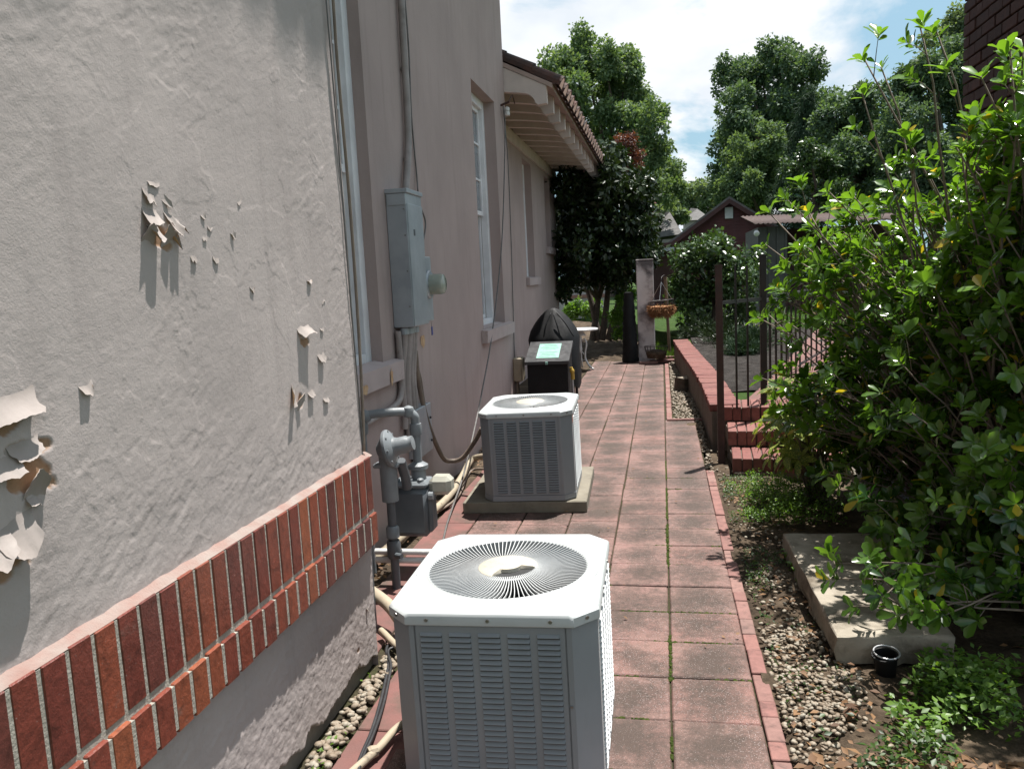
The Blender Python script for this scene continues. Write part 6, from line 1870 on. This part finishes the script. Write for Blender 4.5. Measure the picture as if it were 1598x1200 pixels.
# ================================================================== FAR BUILDINGS
bn = thing('red_barn', 'dark red barn with a white gable vent behind the round shrub', 'barn', (2.4, 30, .35))
YB = 30.0
ap = WY(1137, 314, YB); le = WY(1036, 389, YB)
hw = ap.x-le.x; zr, ze = ap.z, le.z
w_ = MB()
nb = 34
for k in range(nb):      # lapped boards of the gable wall
    z0 = .3+(zr-.3)*k/nb; z1 = .3+(zr-.3)*(k+1)/nb
    def half(z): return hw*.93 if z < ze else max(.02, hw*.93*(zr-z)/(zr-ze))
    h0, h1 = half(z0), half(z1)
    w_.add([(ap.x-h0, YB-.02, z0), (ap.x+h0, YB-.02, z0), (ap.x+h1, YB, z1), (ap.x-h1, YB, z1), (ap.x-h0, YB, z0), (ap.x+h0, YB, z0)], [(0, 1, 2, 3), (4, 5, 1, 0)])
w_.add([(ap.x-hw*.93, YB, .3), (ap.x-hw*.93, YB, ze), (ap.x-hw*.93, YB+8, ze), (ap.x-hw*.93, YB+8, .3)], [(0, 1, 2, 3)])
w_.add([(ap.x+hw*.93, YB, .3), (ap.x+hw*.93, YB, ze), (ap.x+hw*.93, YB+8, ze), (ap.x+hw*.93, YB+8, .3)], [(3, 2, 1, 0)])
w_.build('siding', 'barn_red', bn)
r_ = MB()
for s in (-1, 1):
    a = Vector((ap.x, YB-.35, zr+.06)); b = Vector((ap.x+s*hw*1.06, YB-.35, ze-.05))
    r_.add([a, b, b+Vector((0, 8.8, 0)), a+Vector((0, 8.8, 0)), a+Vector((0, 0, .08)), b+Vector((0, 0, .08)), b+Vector((0, 8.8, .08)), a+Vector((0, 8.8, .08))], [(0, 1, 2, 3), (4, 7, 6, 5), (0, 4, 5, 1), (1, 5, 6, 2), (2, 6, 7, 3)])
rf_ = r_.build('roof', 'shingle', bn)
for s in (-1, 1):
    a = Vector((ap.x, YB-.37, zr+.05)); b = Vector((ap.x+s*hw*1.06, YB-.37, ze-.06)); dn = Vector((0, 0, -.16))
    MB().add([a, b, b+dn, a+dn, a+Vector((0, -.03, 0)), b+Vector((0, -.03, 0)), b+dn+Vector((0, -.03, 0)), a+dn+Vector((0, -.03, 0))], [(4, 5, 6, 7), (0, 1, 5, 4), (3, 7, 6, 2), (1, 2, 6, 5)]).build('barge_board', 'barn_trim', rf_)
v0, v1 = WY(1131, 324, YB-.05), WY(1144, 341, YB-.05)
vt = MB().box(((v0.x+v1.x)/2, YB-.05, (v0.z+v1.z)/2), (v1.x-v0.x, .06, v0.z-v1.z), bev=.01).build('vent', 'vent_white', bn)
for k in range(7):
    MB().box(((v0.x+v1.x)/2, YB-.085, v1.z+.05+(v0.z-v1.z-.1)*k/6), ((v1.x-v0.x)*.78, .012, .02)).build('slat', 'vent_white', vt)
lt = thing('barn_leanto', 'dark open lean-to with a pale gutter at the side of the barn', 'lean-to', (-.3, 27, 0.2))
a, b = WY(1010, 391, 27), WY(1045, 391, 27)
MB().box(((a.x+b.x)/2, 27, a.z), (b.x-a.x+.3, .08, .12)).build('gutter', 'galv_box', lt)
MB().box(((a.x+b.x)/2, 28.2, a.z+.16), (b.x-a.x+.4, 2.6, .10)).build('roof', 'barn_trim', lt)
MB().box(((a.x+b.x)/2, 29.4, a.z/2), (b.x-a.x+.3, .1, a.z)).build('back_wall', 'barn_trim', lt)
for x in (a.x-.1, b.x+.1):
    MB().box((x, 27.1, a.z/2), (.1, .1, a.z)).build('post', 'barn_trim', lt)
sh = thing('garden_shed', 'grey shed with a low pinkish-brown corrugated metal roof behind the bush', 'shed', (5, 22, .35))
YS = 22.0
s0, s1, s2 = WY(1183, 352, YS), WY(1226, 360, YS), WY(1520, 338, YS)
MB().box(((s0.x+s1.x)/2, YS+1.6, (s0.z+.1)/2), (s1.x-s0.x, 3.2, s0.z-.2)).build('wall', 'shed_wall', sh)
MB().box(((s1.x+6.8)/2, YS+2.6, (s0.z+.1)/2), (6.8-s1.x, 1.2, s0.z-.2)).build('back_wall', 'barn_trim', sh)  # dark colour stands in for the shade inside the open front
for k in range(4):
    MB().box((s0.x+.06+k*.21, YS-.012, (s0.z+.1)/2), (.05, .03, s0.z-.25)).build('batten', 'shed_wall', sh)
cor = MB(); rows = []
for i in range(0, 121):
    x = s0.x-.15+(7.2-s0.x)*i/120
    zc = s0.z+.05-.025*(x-s0.x)+.018*math.cos(i*PI/1.5)
    rows.append([(x, YS-.35, zc-.02), (x, YS+3.6, zc+.42), (x, YS+3.6, zc+.40), (x, YS-.35, zc-.04)])
cor.grid(rows, True); cor.build('roof', 'shed_roof', sh, smooth='all')
fl = MB().lathe([(.02, 0), (.06, .04), (.075, .11), (.06, .15), (.0, .16)], 14, Mx((s0.x-.07, YS-.2, s0.z-.16), (R(120), 0, 0))); fl.build('floodlight', 'white_iron', sh, smooth=True)
for i, (pa, pb, Y, lab) in enumerate((((1030, 330, 1000, 375, 1065, 365), None, 44, 'grey shingled house roof between the magnolia and the barn'), ((1078, 325, 1065, 345, 1110, 342), None, 62, 'distant grey roof peeping over the barn ridge'))):
    g_ = thing('neighbour_house', lab, 'house', (WY(pa[0], 400, Y).x, Y, .2))
    A, B_, C2 = WY(pa[0], pa[1], Y+2), WY(pa[2], pa[3], Y), WY(pa[4], pa[5], Y)
    mb = MB()
    A2 = Vector((A.x+(C2.x-B_.x)*.25, A.y+1, A.z))
    mb.add([B_, C2, A2, A, Vector((B_.x, Y+6, B_.z)), Vector((C2.x, Y+6, C2.z))], [(0, 1, 2, 3), (0, 3, 4), (1, 5, 2), (4, 3, 2, 5)])
    mb.build('roof', 'shingle', g_)
    MB().box(((B_.x+C2.x)/2, Y+3, (B_.z+.2)/2), (C2.x-B_.x-.4, 5.6, B_.z-.25)).build('wall', 'far_stucco', g_)
fw = thing('garden_wall', 'pale rendered wall with a red band seen under the dark tree', 'wall', (-3.4, 29, 0))
a, b, c2 = WY(888, 444, 29), WY(930, 444, 29), WY(888, 482, 29)
MB().box(((a.x+b.x)/2-.6, 29, a.z/2), (b.x-a.x+2.0, .2, a.z)).build('wall', 'far_stucco', fw)
MB().box(((a.x+b.x)/2-.6, 28.88, WY(900, 463, 28.9).z), (b.x-a.x+2.0, .04, .12)).build('band', 'edge_brick', fw)
cable('service_wire', 'thin service wire running down past the barn lean-to', [WY(985, 340, 24), WY(1012, 366, 24.5), WY(1045, 392, 25), WY(1080, 410, 25.5)], .012, 'grey_cable', 'wire')
